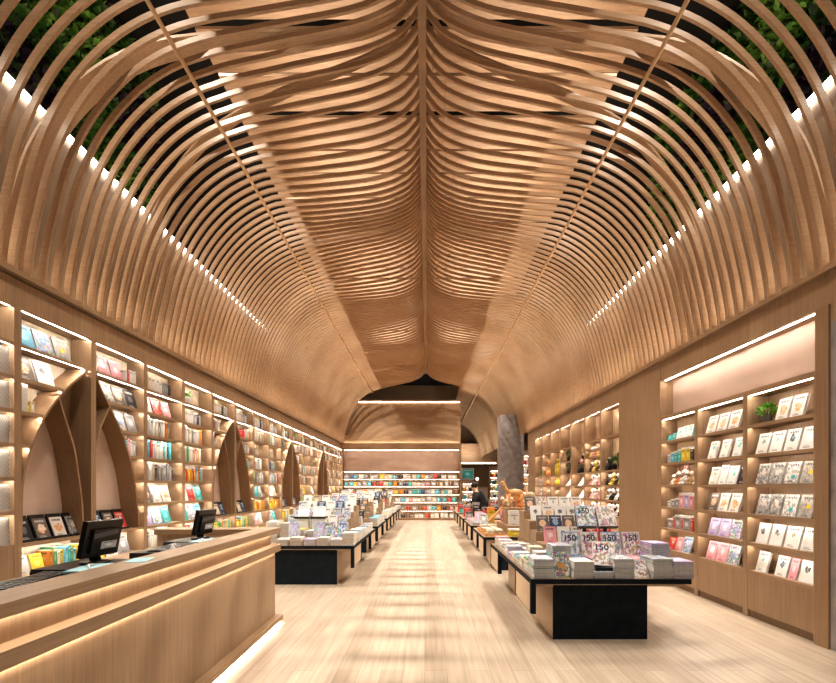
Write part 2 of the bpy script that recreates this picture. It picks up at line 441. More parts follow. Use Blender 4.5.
tag(strip('ledge_light', (-4.1, 1.6, YB+.03, YB+.07, 3.74, 3.752), 'led_soft'), 'linear light under the timber panel above the back wall', 'strip light')
tag(strip('ledge_light', (-3.4, 1.6, YB+.06, YB+.09, 5.785, 5.7995), 'led_soft'), 'linear light along the top of the back wall timber panel', 'strip light')

# planted walls beyond the ribs
def green_wall(x, y0, y1, z0, z1, sgn, nleaf, label):
    b = MB(); b.box(x, x+sgn*.08, y0, y1, z0, z1, 4)
    random.seed(int(abs(x)*100))
    for _ in range(nleaf):
        yy = random.uniform(y0, y1); zz = random.uniform(z0, z1)
        # drifts of planting
        s_ = math.sin(yy*1.9+zz*1.1)+math.sin(zz*2.6-yy*1.2)
        mat = 3 if s_ < -.55 else (0 if s_ < .25 else (2 if s_ > .8 else 0)) 
        if random.random() < .22: mat = 1
        p = Vector((x-sgn*random.uniform(0, .16), yy, zz))
        d = Vector((-sgn*random.uniform(.2, 1), random.uniform(-1, 1), random.uniform(-.8, .8)))
        b.leaf(p, d, random.uniform(.025, .05), random.uniform(.09, .2), mat)
    return tag(b.build('planted_wall', ['leaf_green', 'leaf_dark', 'leaf_mid', 'leaf_purple', 'void_black']), label, 'green wall', 'planted walls')
green_wall(-5.2, 3.3, 8.1, 6.0, 9.2, -1, 9000, 'lush green and purple planted wall high above the left cove, behind ribs')
green_wall(5.1, 3.3, 9.6, 6.0, 9.2, 1, 11000, 'lush dark green planted wall high above the right cove, behind ribs')

# ------------------------------------------------------------------ book registry
BOOKS = []   # dicts; the biggest 300 become objects
def project(p): return (VX+F*p[0]/p[1], VY-F*(p[2]-H)/p[1])
AX = {'L': (Vector((0, 1, 0)), Vector((1, 0, 0))), 'R': (Vector((0, -1, 0)), Vector((-1, 0, 0))), 'B': (Vector((1, 0, 0)), Vector((0, -1, 0)))}
def book_boxes(mb, bk, T, mi=(0, 1)):
    """mi = material slots of the cover and the pages"""
    w, h, t = bk['w'], bk['h'], bk['t']; c, p = mi
    if bk['kind'] == 'spine':   # w = thickness along the shelf, t = depth
        mb.box(-w/2, w/2, -t, 0, 0, h, mats=(c, c, c, c, p, c), T=T)
    else:                       # face-out: front at -y' ; leaning back
        mb.box(-w/2, w/2, 0, t*.14, 0, h, mats=(c,)*6, T=T)
        mb.box(-w/2+.004, w/2-.003, t*.14, t*.88, .004, h-.004, mats=(p,)*6, T=T)
        mb.box(-w/2, w/2, t*.88, t, 0, h, mats=(c,)*6, T=T)
def bk_matrix(bk):
    u, n = AX[bk['wall']]
    z = Vector((0, 0, 1))
    # local x = u, local y = -n (into the shelf) , local z = up
    R = Matrix((u, -n, z)).transposed().to_4x4()
    if bk['kind'] == 'spine': L = Matrix.Translation((0, bk['t'], 0)) @ Matrix.Rotation(bk.get('roll', 0), 4, 'Y')
    else: L = Matrix.Rotation(-bk['tilt'], 4, 'X')
    return Matrix.Translation(bk['p']) @ R @ L
def add_book(p, wall, kind, w, h, t, col, label, tilt=.2, roll=0, vis=1.0, group=None):
    p = Vector(p)
    s = F/max(p.y, .5)
    if wall == 'B': area = w*s*h*s
    else:
        ang = abs(p.x)/p.y
        area = (w*ang)*s*h*s
    BOOKS.append(dict(p=p, wall=wall, kind=kind, w=w, h=h, t=t, col=col, label=label, tilt=tilt, roll=roll, score=area*vis, group=group))
SPINECOL = ['white']*7+['cream']*3+['silver']*3+['grey', 'black', 'teal', 'sky', 'yellow', 'red', 'pink', 'orange', 'navy', 'green', 'brown', 'tan', 'white']
DARKMIX = ['black', 'navy', 'grey', 'white', 'teal', 'orange', 'yellow', 'sky', 'red', 'silver', 'green', 'white', 'white']
BRIGHT = ['sky', 'orange', 'pink', 'teal', 'yellow', 'lilac', 'navy', 'red', 'white']
FACECOL = ['issue', 'orange_art', 'whale', 'emblem', 'teal_wave', 'ice', 'red', 'yellow', 'black', 'teal', 'pink', 'cream', 'dark_art', 'white', 'white', 'grey']

# ------------------------------------------------------------------ left bookcases
LV = [3.06-.34*k for k in range(9)]         # shelf tops, r = 0..8
TOPZ = 3.41
DEP = .25
def s_outer(z, right):
    zs = [1.02, 1.5, 1.67, 2.0, 2.39, 2.72, 2.98, 3.06]; s = [.958, .955, .945, .86, .68, .42, .14, .03]
    if right: zs = [1.02, 1.2, 1.5, 1.88, 2.35, 2.66, 2.92, 3.06]; s = [.86, .85, .80, .715, .51, .28, .07, .03]
    return float(np.interp(z, zs, s))
def s_inner(z):
    return float(np.interp(z, [1.02, 1.42, 2.05, 2.62], [.15, .17, .28, .51]))
def smooth(f, z, *a):
    return sum(f(min(max(z+d, 1.02), 3.06), *a) for d in np.linspace(-.12, .12, 9))/9
def curved_board(pts, th, x0, x1, name, mat, parent):
    """pts (y, z) centre line; a board th thick between depth x0..x1"""
    b = MB(); P = [Vector(p) for p in pts]; rings = []
    for k, p in enumerate(P):
        d = (P[min(k+1, len(P)-1)]-P[max(0, k-1)]).normalized(); nn = Vector((-d.y, d.x))*th/2
        a, c = p+nn, p-nn
        rings.append([(x0, a.x, a.y), (x1, a.x, a.y), (x1, c.x, c.y), (x0, c.x, c.y)])
    b.sweep(rings); return b.build(name, mat, parent)
PT = .04
XF = XL                         # front plane of the cases
XBK = XL-DEP
for k in range(0, 18):
    ya = Y0+(k-1)*1.0; yb = ya+1.0
    if k == 17: yb = min(yb, YB)
    arch = k >= 1 and k < 16 and (k-1) % 4 in (0, 1); right = (k-1) % 4 == 1
    bn = bayname(k)
    t = thing('bookcase', ((XF+XBK)/2, (ya+yb)/2, 0), 'tall lit oak bookcase bay on the long wall, %s' % bn[4:], 'bookcase', 'bays of the long bookcase')
    zt = 3.70
    bx('side_panel', 'oak_Z', (XBK, XF, ya+.001, ya+PT, 0, zt), t); bx('side_panel', 'oak_Z', (XBK, XF, yb-PT, yb-.001, 0, zt), t)
    bx('back_panel', 'back_oak', (XBK-.02, XBK, ya+.002, yb-.002, 0, zt), t)
    bx('header_panel', 'oak_Z', (XF-.018, XF-.002, ya+PT, yb-PT, TOPZ-.0045, zt), t)
    bx('top_panel', 'pale_oak_Y', (XBK, XF-.018, ya+PT, yb-PT, TOPZ+.005, TOPZ+.03), t)
    bx('light_strip', 'led_bay', (XF-.040, XF-.034, ya+PT+.01, yb-PT-.01, TOPZ+.0025, TOPZ+.0048), t)
    if k == 0:
        d = bx('door', 'oak_Z', (XF-.03, XF-.004, ya+PT, yb-PT, .08, 1.0), t)
        bx('plinth', 'dark_oak', (XBK, XF-.03, ya+PT, yb-PT, 0, .08), t)
    else:
        bx('base_panel', 'oak_Z', (XBK, XF-.01, ya+PT, yb-PT, 0, LV[8]-.03), t)
    yc = yb if not right else ya
    def span(z):
        a, c = ya+PT, yb-PT
        if arch and 1.05 < z < 3.03:
            if not right: c = min(c, yc-smooth(s_outer, z, False)-.01)
            else: a = max(a, yc+smooth(s_outer, z, True)+.01)
        return a, c
    for r, z in enumerate(LV):
        if k == 0 and r > 6: break
        a, c = span(z-.02)
        if arch and r == 0: a, c = ya+PT, yb-PT
        if c-a > .05:
            sh = lipshelf('oak_Y', XBK, XF-.006, a, c, z, .028, 1, t)
            if z > .5 and c-a > .1 and not (k == 0 and r == 6): bx('light_strip', 'led_bay', (XF-.040, XF-.033, a+.01, c-.01, z-.0300, z-.0282), sh)
    if arch:
        zs = list(np.linspace(1.0, 3.05, 26))
        sg = 1 if right else -1
        curved_board([(yc+sg*smooth(s_outer, z, right), z) for z in zs], .022, XBK, XF-.002, 'arch_board', 'mid_oak', t)
        if not right:
            zs2 = list(np.linspace(1.02, 2.66, 18))
            curved_board([(yc-smooth(s_inner, z), z) for z in zs2], .022, XBK, XF-.004, 'arch_board', 'mid_oak', t)
            left_edge = [(yc-smooth(s_outer, z, False), z) for z in np.linspace(1.02, 2.6, 16)]
            right_edge = [(yc-smooth(s_inner, z), z) for z in np.linspace(1.02, 2.6, 16)]
        else:
            zs2 = list(np.linspace(2.1, 2.68, 10))
            f2 = lambda z: float(np.interp(z, [2.0, 2.1, 2.35, 2.68], [.03, .045, .12, .30]))
            curved_board([(yc+f2(z), z) for z in zs2], .022, XBK, XF-.004, 'arch_board', 'mid_oak', t)
            left_edge = [(yc+max(PT, f2(z)), z) for z in np.linspace(1.02, 2.6, 16)]
            right_edge = [(yc+smooth(s_outer, z, True), z) for z in np.linspace(1.02, 2.6, 16)]
        b = MB()
        for q in range(15):
            l0, l1, r0, r1 = left_edge[q], left_edge[q+1], right_edge[q], right_edge[q+1]
            if r1[0] <= l1[0]: continue
            b.quad([(XBK+.006, l0[0], l0[1]), (XBK+.006, r0[0], r0[1]), (XBK+.006, r1[0], r1[1]), (XBK+.006, l1[0], l1[1])])
        b.build('niche_panel', 'cream_paint', t)
        # solid timber back in the spandrels
        b = MB()
        for q in range(20):
            z0, z1 = 1.02+q*.1, min(3.05, 1.12+q*.1)
            if right: e = [(yc+PT, z0), (yc+max(PT, smooth(s_outer, z0, True)), z0), (yc+max(PT, smooth(s_outer, z1, True)), z1), (yc+PT, z1)]
            else: e = [(yc-smooth(s_outer, z0, False), z0), (yc-PT, z0), (yc-PT, z1), (yc-smooth(s_outer, z1, False), z1)]
            b.quad([(XBK+.003, p[0], p[1]) for p in e])
        b.build('spandrel_panel', 'dark_oak', t)
    # ---- contents
    if k == 0:
        rows = ['none', 'pattern', 'pattern', 'pattern', 'pattern', 'pattern', 'pattern']
    elif k == 1: rows = ['face3', 'face2', 'pat', 'none', 'none', 'none', 'stand4', 'bright', 'none']
    elif k == 2: rows = ['mix', 'face3', 'greyface', 'few', 'none', 'none', 'stand3', 'face4', 'none']
    elif k == 3: rows = ['blocks', 'face3', 'patspine', 'dark', 'greys', 'face4', 'face4', 'spine', 'none']
    elif k == 4: rows = ['plant', 'blocks', 'patspine', 'spine', 'brightspine', 'face3', 'face4', 'spine', 'none']
    elif arch: rows = ['blocks', 'few', 'pat' if not right else 'few', 'few', 'none', 'none', 'stand3', 'bright', 'none']
    else: rows = ['blocks', 'spine', 'pat', 'spine', 'spine', 'face3', 'bright', 'face3', 'none']
    if k == 10: rows[0] = 'plant'
    for r, st in enumerate(rows):
        if st == 'none': continue
        z = LV[r]; a, c = span(z+.03)
        if c-a < .14: continue
        rown = '%s shelf from top' % ORD[r]
        def lab(desc, q): return '%s, %s along %s shelf down, %s' % (desc, ORD[q], ORD[r], bn[4:])
        vis = .35 if (z < .75 and k <= 4) else 1
        rnd = random.Random(k*100+r)
        L = c-a
        def spines(cols, y, yend, hmin=.215, hmax=.285, tmin=.032, tmax=.055, q=0):
            while True:
                w = rnd.uniform(tmin, tmax)
                if y+w > yend: return q, y
                col = rnd.choice(cols); h = rnd.uniform(hmin, hmax)
                add_book((XF-.045-rnd.uniform(0, .03), y+w/2, z+.001), 'L', 'spine', w-.002, h, .15, col, lab(cw(col)+' book spine out', q), vis=vis)
                y += w; q += 1
        def faces(nf, cols, w=.20, h=.265, tilt=.28, y=None, q=0, t_=.022, xo=.13, desc=' book facing out'):
            y = a+.04 if y is None else y
            for j in range(nf):
                if y+w > c-.01: break
                col = cols[j % len(cols)] if isinstance(cols, tuple) else rnd.choice(cols)
                add_book((XF-xo+.06, y+w/2, z+.004), 'L', 'face', w, h, t_, col, lab(cw(col)+desc, q), tilt=tilt, vis=vis)
                y += w+rnd.uniform(.02, .05); q += 1
            return q
        if st == 'pattern':
            q = 0; y = c-.42
            while y < c-.06:
                add_book((XF-.05, y+.07, z+.001), 'L', 'spine', .135, .27, .16, 'pattern', lab('grey-patterned boxed book set', q)); y += .14; q += 1
        elif st == 'pat':
            add_book((XF-.05, a+.07, z+.001), 'L', 'spine', .10, .29, .15, 'pattern', lab('grey-patterned boxed book set', 0), vis=vis)
            spines(['white', 'grey', 'yellow', 'cream'], a+.13, min(c-.02, a+.13+L*.35), .10, .2, q=1)
        elif st == 'patspine':
            add_book((XF-.05, a+.07, z+.001), 'L', 'spine', .11, .29, .15, 'pattern', lab('grey-patterned boxed book set', 0), vis=vis)
            spines(['white', 'white', 'cream', 'orange', 'red', 'silver', 'silver', 'grey'], a+.15, a+L*.72, q=1)
        elif st == 'blocks':
            q, y = spines(['white', 'cream', 'white'], a+.03, a+L*.5, .18, .22, .05, .09)
            spines(['grey', 'black', 'silver'], y+.03, a+L*.78, .18, .22, q=q)
        elif st == 'dark': spines(DARKMIX, a+.04, a+L*.82, .22, .28)
        elif st == 'greys': spines(['grey', 'silver', 'white', 'black', 'tan', 'teal', 'grey'], a+.03, a+L*.84, .23, .28)
        elif st == 'brightspine': spines(BRIGHT, a+.05, a+L*.8, .21, .25)
        elif st == 'spine': spines(SPINECOL, a+.04, a+L*rnd.uniform(.65, .92), .20, .28)
        elif st == 'few': spines(SPINECOL, a+.04 if not right else max(a+.02, c-.4), (a+L*.6) if not right else c-.05, .16, .24)
        elif st == 'mix':
            spines(['yellow', 'white'], a+.03, a+.12, .22, .24)
            q = faces(2, ('pink', 'pink'), y=a+.15, q=3); spines(['white', 'cream', 'red'], a+.62, c-.08, .17, .2, q=q)
        elif st == 'bright':
            q = faces(2, ('white', 'yellow'), y=a+.03, w=.15, h=.2)
            spines(['teal', 'sky', 'yellow', 'green', 'white', 'orange'], a+.4, c-.06, .19, .24, q=q)
        elif st == 'greyface': faces(3, ('ice', 'grey', 'grey'), y=max(a+.02, c-.66))
        elif st in ('face2', 'face3', 'face4'):
            nf = int(st[-1])
            pal = {(1, 0): ('sky', 'blue_art', 'yellow_dot'), (1, 1): ('dark_art', 'whale'), (2, 1): ('mono', 'dark_art', 'black'), (2, 7): ('yellow', 'white', 'grey', 'pink'),
                   (3, 1): ('whale', 'red', 'pink'), (3, 5): ('dark_art', 'white', 'orange_art', 'tan'), (3, 6): ('lilac', 'issue', 'teal', 'emblem'),
                   (4, 5): ('emblem', 'red', 'teal'), (4, 6): ('teal', 'ice', 'sky', 'teal')}.get((k, r), FACECOL)
            faces(nf, pal, w=.21, y=max(a+.03, c-.95))
        elif st in ('stand4', 'stand3'):
            nf = int(st[-1]); y = a+.04 if not right else a+.06
            pal = ('black', 'dark_art', 'orange_art', 'mono') if k == 1 else (('navy_art', 'dark_art', 'red_art') if k == 2 else ('black', 'cream', 'navy_art'))
            for j in range(nf):
                if y+.19 > yb-.08: break
                bb = MB(); T = Matrix.Translation((XF-.05, y+.095, z+.001)) @ AX_R if False else None
                # a slim black display easel behind each book
                bb.box(XF-.2, XF-.045, y-.005, y+.185, z+.001, z+.014); 
                bb.prism([(XF-.075, z+.014), (XF-.165, z+.275), (XF-.175, z+.275), (XF-.175, z+.014)], y-.005, y+.185, 'XZ')
                bb.box(XF-.056, XF-.046, y-.005, y+.185, z+.014, z+.03)
                tag(bb.build('display_easel', 'black_plastic'), lab('small black book easel', j), 'easel', 'book easels in the arches')
                add_book((XF-.062, y+.09, z+.0145), 'L', 'face', .165, .235, .02, pal[j % len(pal)], lab(cw(pal[j % len(pal)])+' book on black easel', j), tilt=.34)
                y += .215
        elif st == 'plant':
            PLANTS = True
            pt = thing('potted_plant', (XF-.12, a+.22, z), 'small green plant in a white pot, top shelf, %s' % bn[4:], 'plant', 'shelf plants')
            bb = MB(); bb.lathe([(.05, 0), (.085, .03), (.095, .08), (.085, .12), (.07, .12), (.065, .105), (.002, .105)], XF-.12, a+.22, z+.001); bb.build('pot', 'white', pt)
            bb = MB(); rr = random.Random(5+k)
            random.seed(k)
            for _ in range(110):
                d = Vector((rr.uniform(-1, 1), rr.uniform(-1, 1), rr.uniform(.1, 1.2)))
                p = Vector((XF-.12, a+.22, z+.11))+d*rr.uniform(.01, .09)
                if p.x > XBK+.06: bb.leaf(p, d, .014, .06)
            bb.build('foliage', 'leaf_bright', pt)

# ------------------------------------------------------------------ right wall: pillars, bookcase, display shelf
struct(bx('trim_5', 'mid_oak', (XR-.02, 4.3, 4.28, 4.43, 0, 3.40)))
struct(bx('column_1', 'concrete', (XR, 4.30, 3.3, 4.28, 0, 3.22)))
struct(bx('trim_6', 'oak_Z', (XR, 4.30, 1.0, 4.28, 3.22, 3.72)))
struct(bx('trim_7', 'oak_Z', (XR+.005, 4.31, 4.28, 7.41, 3.40, 3.72)))
struct(bx('wall_right_panel', 'oak_Z', (XR, 4.31, 7.41, 8.86, 0, 3.72)))
struct(bx('trim_8', 'oak_Z', (XR, 4.31, 15.98, 17.1, 0, 3.72)))
RL = [2.365, 2.0, 1.635, 1.27, .92, .576]     # shelf tops in the right-hand bookcase
RTOP = 2.73; RB = XR+.27
RBAY = [4.43, 5.43, 6.42, 7.41]
rbn = ['nearest wide-bookcase bay', 'middle wide-bookcase bay', 'farthest wide-bookcase bay']
for k in range(3):
    ya, yb = RBAY[k], RBAY[k+1]
    t = thing('bookcase', ((XR+RB)/2, (ya+yb)/2, 0), ['lit oak bookcase of white books beside the grey column', 'lit oak bookcase bay between the plant bay and the plush-toy bay',
              'lit oak bookcase bay of plush toys and small boxes beside plain panel'][k], 'bookcase', 'right wall bookcase bays')
    for y_ in (ya+.001, yb-PT): bx('side_panel', 'oak_Z', (XR, RB, y_, y_+PT-.001, 0, RTOP+.06), t)
    bx('back_panel', 'oak_Z', (RB, RB+.02, ya+.002, yb-.002, 0, RTOP+.06), t)
    bx('top_panel', 'oak_Y', (XR, RB, ya+PT, yb-PT, RTOP, RTOP+.06), t)
    bx('light_strip', 'led', (XR+.03, XR+.043, ya+PT+.01, yb-PT-.01, RTOP-.0024, RTOP-.0001), t)
    bx('door', 'oak_Z', (XR+.004, XR+.03, ya+PT+.003, yb-PT-.003, .09, RL[5]-.033), t)
    bx('plinth', 'dark_oak', (XR+.03, RB, ya+PT, yb-PT, 0, .09), t)
    for r, z in enumerate(RL):
        sh = lipshelf('oak_Y', XR+.005, RB, ya+PT, yb-PT, z, .03, -1, t)
        if r < 5: bx('light_strip', 'led', (XR+.03, XR+.039, ya+PT+.01, yb-PT-.01, z-.0322, z-.0302), sh)
# niche above
struct(bx('wall_right_niche', 'pink_plaster', (RB-.05, RB, 4.43, 7.41, RTOP+.06, 3.40)))
tag(strip('niche_light', (XR+.06, XR+.075, 4.5, 7.36, 3.396, 3.3998), 'led'), 'linear light along the top of the plaster niche above bookcase', 'strip light')

def rfaces(k, r, specs, gap=.03, start=.06, w=.185, h=.25, tilt=.26, desc=' book facing out'):
    """specs left to right as the photo shows them: far end first"""
    y = RBAY[k+1]-PT-start; q = 0
    for s_ in specs:
        if s_ is None: y -= w+gap; continue
        col, ww, hh, tt = (s_ if isinstance(s_, tuple) else (s_, w, h, .03))
        if y-ww < RBAY[k]+PT: break
        add_book((XR+.05, y-ww/2, RL[r]+.004), 'R', 'face', ww, hh, tt, col, '%s%s, %s from far end, %s shelf down, %s' % (cw(col), desc, ORD[q], ORD[r], rbn[k]), tilt=tilt, vis=3)
        y -= ww+gap; q += 1
rfaces(0, 0, ['orange_art', 'orange_art', 'orange_art'], start=.36, w=.17)
rfaces(0, 1, ['tree', 'tree', 'emblem', 'white'], w=.18)
rfaces(0, 2, ['mono', 'mono', 'teal_dot', 'yellow_dot'], w=.18)
rfaces(0, 3, ['mono', ('mono', .15, .25, .05), 'teal_dot', 'yellow_dot'], w=.18)
rfaces(0, 4, ['whale', 'whale', ('tree', .19, .25, .05), 'white'], w=.18)
rfaces(0, 5, [('tree', .16, .25, .03), None, ('emblem', .16, .24, .03), ('pink', .10, .24, .05), ('whale', .19, .24, .04), 'white'], w=.07)
rfaces(1, 0, ['orange_art', 'orange_art', 'orange_art', 'emblem'], start=.1, w=.2)
rfaces(1, 1, ['tree', 'tree', 'teal_wave'], start=.14, w=.16, gap=.09)
rfaces(1, 2, ['tree', ('white', .15, .27, .05), 'teal_wave', 'black'], start=.16, w=.18, gap=.02)
rfaces(1, 3, ['dark_art', 'orange_art', 'orange_art', 'orange_art'], start=.14, w=.185)
rfaces(1, 4, ['lilac', 'lilac', 'ice', 'blue_art'], start=.14, w=.2, gap=.02)
rfaces(1, 5, ['pink', 'pink', 'ice', 'ice'], start=.1, w=.2, h=.26, gap=.015)
rfaces(2, 5, [('red_art', .2, .2, .03), ('pink', .14, .22, .03), ('blue_art', .2, .25, .03), ('blue_art', .2, .25, .03)], start=.1)
rfaces(2, 0, [('teal', .12, .1, .02), ('teal', .12, .12, .02), ('teal_wave', .13, .19, .02), ('teal_wave', .13, .2, .02), ('teal_wave', .13, .2, .02), ('teal', .1, .2, .02)], start=.08, gap=.01, desc=' stationery pack')
for r, specs in ((1, [('ice', .09, .14), ('sky', .09, .17), ('teal', .09, .18), ('teal', .09, .2), ('yellow', .11, .22), ('yellow', .11, .22), ('black', .08, .2)]),
                 (3, [('silver', .1, .1), ('grey', .11, .13), ('grey', .1, .15), ('pink', .12, .24), ('lilac', .13, .24), ('pink', .1, .22)]),
                 (4, [('grey', .15, .16), ('red', .05, .2), ('grey', .16, .23), ('red', .04, .22), ('grey', .2, .23), ('red', .05, .24)])):
    y = RBAY[3]-PT-.10
    for q, (col, ww, hh) in enumerate(specs):
        b = MB(); x0 = XR+.05; e = .006; z = RL[r]+.001
        b.box(x0, x0+.1, y-ww, y, z, z+hh*.86, mats=(0, 0, 0, 0, 0, 0))
        b.box(x0-.001, x0+.101, y-ww-.001, y+.001, z+hh*.86, z+hh, mats=(1,)*6)
        tag(b.build('gift_box', ['cover_'+col, 'cover_'+('white' if col != 'white' else 'silver')]), '%s gift box, %s from far end, %s shelf down, farthest wide-bookcase bay' % (cw(col), ORD[q], ORD[r]), 'box', 'gift boxes in the wide bookcase')
        y -= ww+.008
# plush toys (body with limbs in one piece; head, ears, muzzle as parts)
def plush(p, s, face, mats, label, group, ear='round'):
    """p base centre, face = unit vector it looks along"""
    t = thing('plush_toy', p, label, 'plush toy', group)
    f = Vector(face); u = Vector((-f.y, f.x, 0)); P = Vector(p)
    def at(a, b_, c): return P+f*a*s+u*b_*s+Vector((0, 0, c*s))
    b = MB(); b.ball(at(0, 0, .34), (.26*s, .26*s, .34*s))
    for q in (-1, 1):
        b.tube([at(.0, q*.2, .5), at(.18, q*.3, .34), at(.28, q*.24, .24)], [.09*s, .085*s, .07*s])
        b.tube([at(.05, q*.16, .14), at(.3, q*.2, .1), at(.36, q*.2, .14)], [.12*s, .1*s, .09*s])
    b.build('body', mats[0], t)
    b = MB(); b.ball(at(.04, 0, .84), (.24*s, .24*s, .22*s)); hd = b.build('head', mats[1], t)
    b = MB(); b.ball(at(.24, 0, .78), (.09*s, .09*s, .07*s)); b.build('muzzle', mats[2], hd)
    for q in (-1, 1):
        b = MB()
        if ear == 'round': b.ball(at(0, q*.2, 1.04), .085*s)
        else: b.tube([at(0, q*.1, 1.0), at(0, q*.14, 1.25), at(-.02, q*.16, 1.4)], [.05*s, .07*s, .03*s])
        b.build('ear', mats[2], hd)
        b = MB(); b.ball(at(.25, q*.1, .89), .03*s); b.build('eye', 'black_plastic', hd)
for c_, nm in (('cover_white', 0), ('cover_orange', 0)): pass
plain('plush_white', (.76, .72, .68), .95); plain('plush_orange', (.65, .26, .10), .95); plain('plush_black', (.03, .03, .035), .95)
plain('plush_yellow', (.70, .52, .14), .95); plain('plush_pink', (.70, .34, .36), .95); plain('plush_tan', (.52, .36, .2), .95); plain('plush_blue', (.2, .36, .6), .95)
z = RL[2]
for q, (y_, s_, m_, er) in enumerate(((7.18, .16, ('plush_white', 'plush_white', 'plush_orange'), 'round'), (7.03, .2, ('plush_orange', 'plush_white', 'plush_pink'), 'round'),
     (6.86, .23, ('plush_white', 'plush_white', 'plush_pink'), 'long'), (6.68, .2, ('plush_tan', 'plush_white', 'plush_orange'), 'round'), (6.53, .19, ('plush_white', 'plush_tan', 'plush_yellow'), 'round'))):
    plush((XR+.12, y_, z+.001), s_, (-1, 0, 0), m_, 'plush toy with %s body, %s from the far end, farthest bay of the wide bookcase' % (m_[0].split('_')[1], ORD[q]), 'plush toys in the wide bookcase', er)
def pot_plant(p, r, hgt, potm, label, nl=150, leafm='leaf_bright', seed=1, group='shelf plants', spread=1.0):
    rr = random.Random(seed); random.seed(seed)
    t = thing('potted_plant', p, label, 'plant', group)
    x, y_, z_ = p
    b = MB(); b.lathe([(r*.8, 0), (r, hgt*.9), (r*1.05, hgt), (r*.9, hgt), (r*.85, hgt*.85), (.002, hgt*.85)], x, y_, z_); b.build('pot', potm, t)
    b = MB()
    for q in range(9):
        a = q*.7; b.tube([(x, y_, z_+hgt*.8), (x+r*1.2*math.cos(a), y_+r*1.2*math.sin(a), z_+hgt*1.7)], .004, n=5)
    b.build('stem', 'leaf_green', t)
    b = MB()
    for q in range(nl):
        d = Vector((rr.gauss(0, 1), rr.gauss(0, 1), rr.gauss(.3, .7))).normalized()
        pp = Vector((x, y_, z_+hgt*1.75))+Vector((d.x*r*1.05*spread, d.y*r*1.9*spread, d.z*hgt*.75))*rr.uniform(.5, 1)
        b.leaf(pp, d+Vector((0, 0, .3)), .014, .045)
    b.build('foliage', leafm, t)
pot_plant((XR+.11, 5.22, RL[0]+.001), .055, .09, 'grey_plastic', 'bushy green herb in a grey pot, top shelf beside the grey column')

# ---- display shelf of seven bays
DB = [8.86+.10+i*(7.02/7) for i in range(8)]
DLV = [2.72, 1.97, 1.64, 1.31, .98, .65]
# columns, far bay = 7 ; near bay = 1
t_ = None
def dshelf(k):
    ya, yb = DB[k], DB[k+1]
    bn = '%s display bay from plain panel' % ORD[k]
    t = thing('display_shelf', ((XR+RB)/2, (ya+yb)/2, 0), 'lit oak display shelf with tall top niche, %s' % bn, 'display shelf', 'display shelf bays')
    for y_ in (ya+.001, yb-.04): bx('side_panel', 'oak_Z', (XR, RB, y_, y_+.039, 0, 3.72), t)
    bx('back_panel', 'pale_oak_Z', (RB, RB+.02, ya+.002, yb-.002, 0, 3.72), t)
    bx('header_panel', 'oak_Z', (XR+.002, XR+.03, ya+.04, yb-.04, 3.34, 3.72), t)
    bx('light_strip', 'led', (XR+.045, XR+.06, ya+.05, yb-.05, 3.352, 3.3555), t)
    bx('top_panel', 'oak_Y', (XR+.03, RB, ya+.04, yb-.04, 3.356, 3.376), t)
    bx('base_panel', 'oak_Z', (XR+.01, RB, ya+.04, yb-.04, 0, .62), t)
    lv = list(DLV)
    if k in (1, 3, 5): lv.insert(1, 2.33)
    for z in lv:
        sh = lipshelf('oak_Y', XR+.004, RB, ya+.04, yb-.04, z, .03, -1, t)
        bx('light_strip', 'led', (XR+.03, XR+.042, ya+.05, yb-.05, z-.0325, z-.0302), sh)
    return lv, bn
struct(bx('trim_9', 'oak_Z', (XR, RB, 8.86, 8.959, 0, 3.72)))
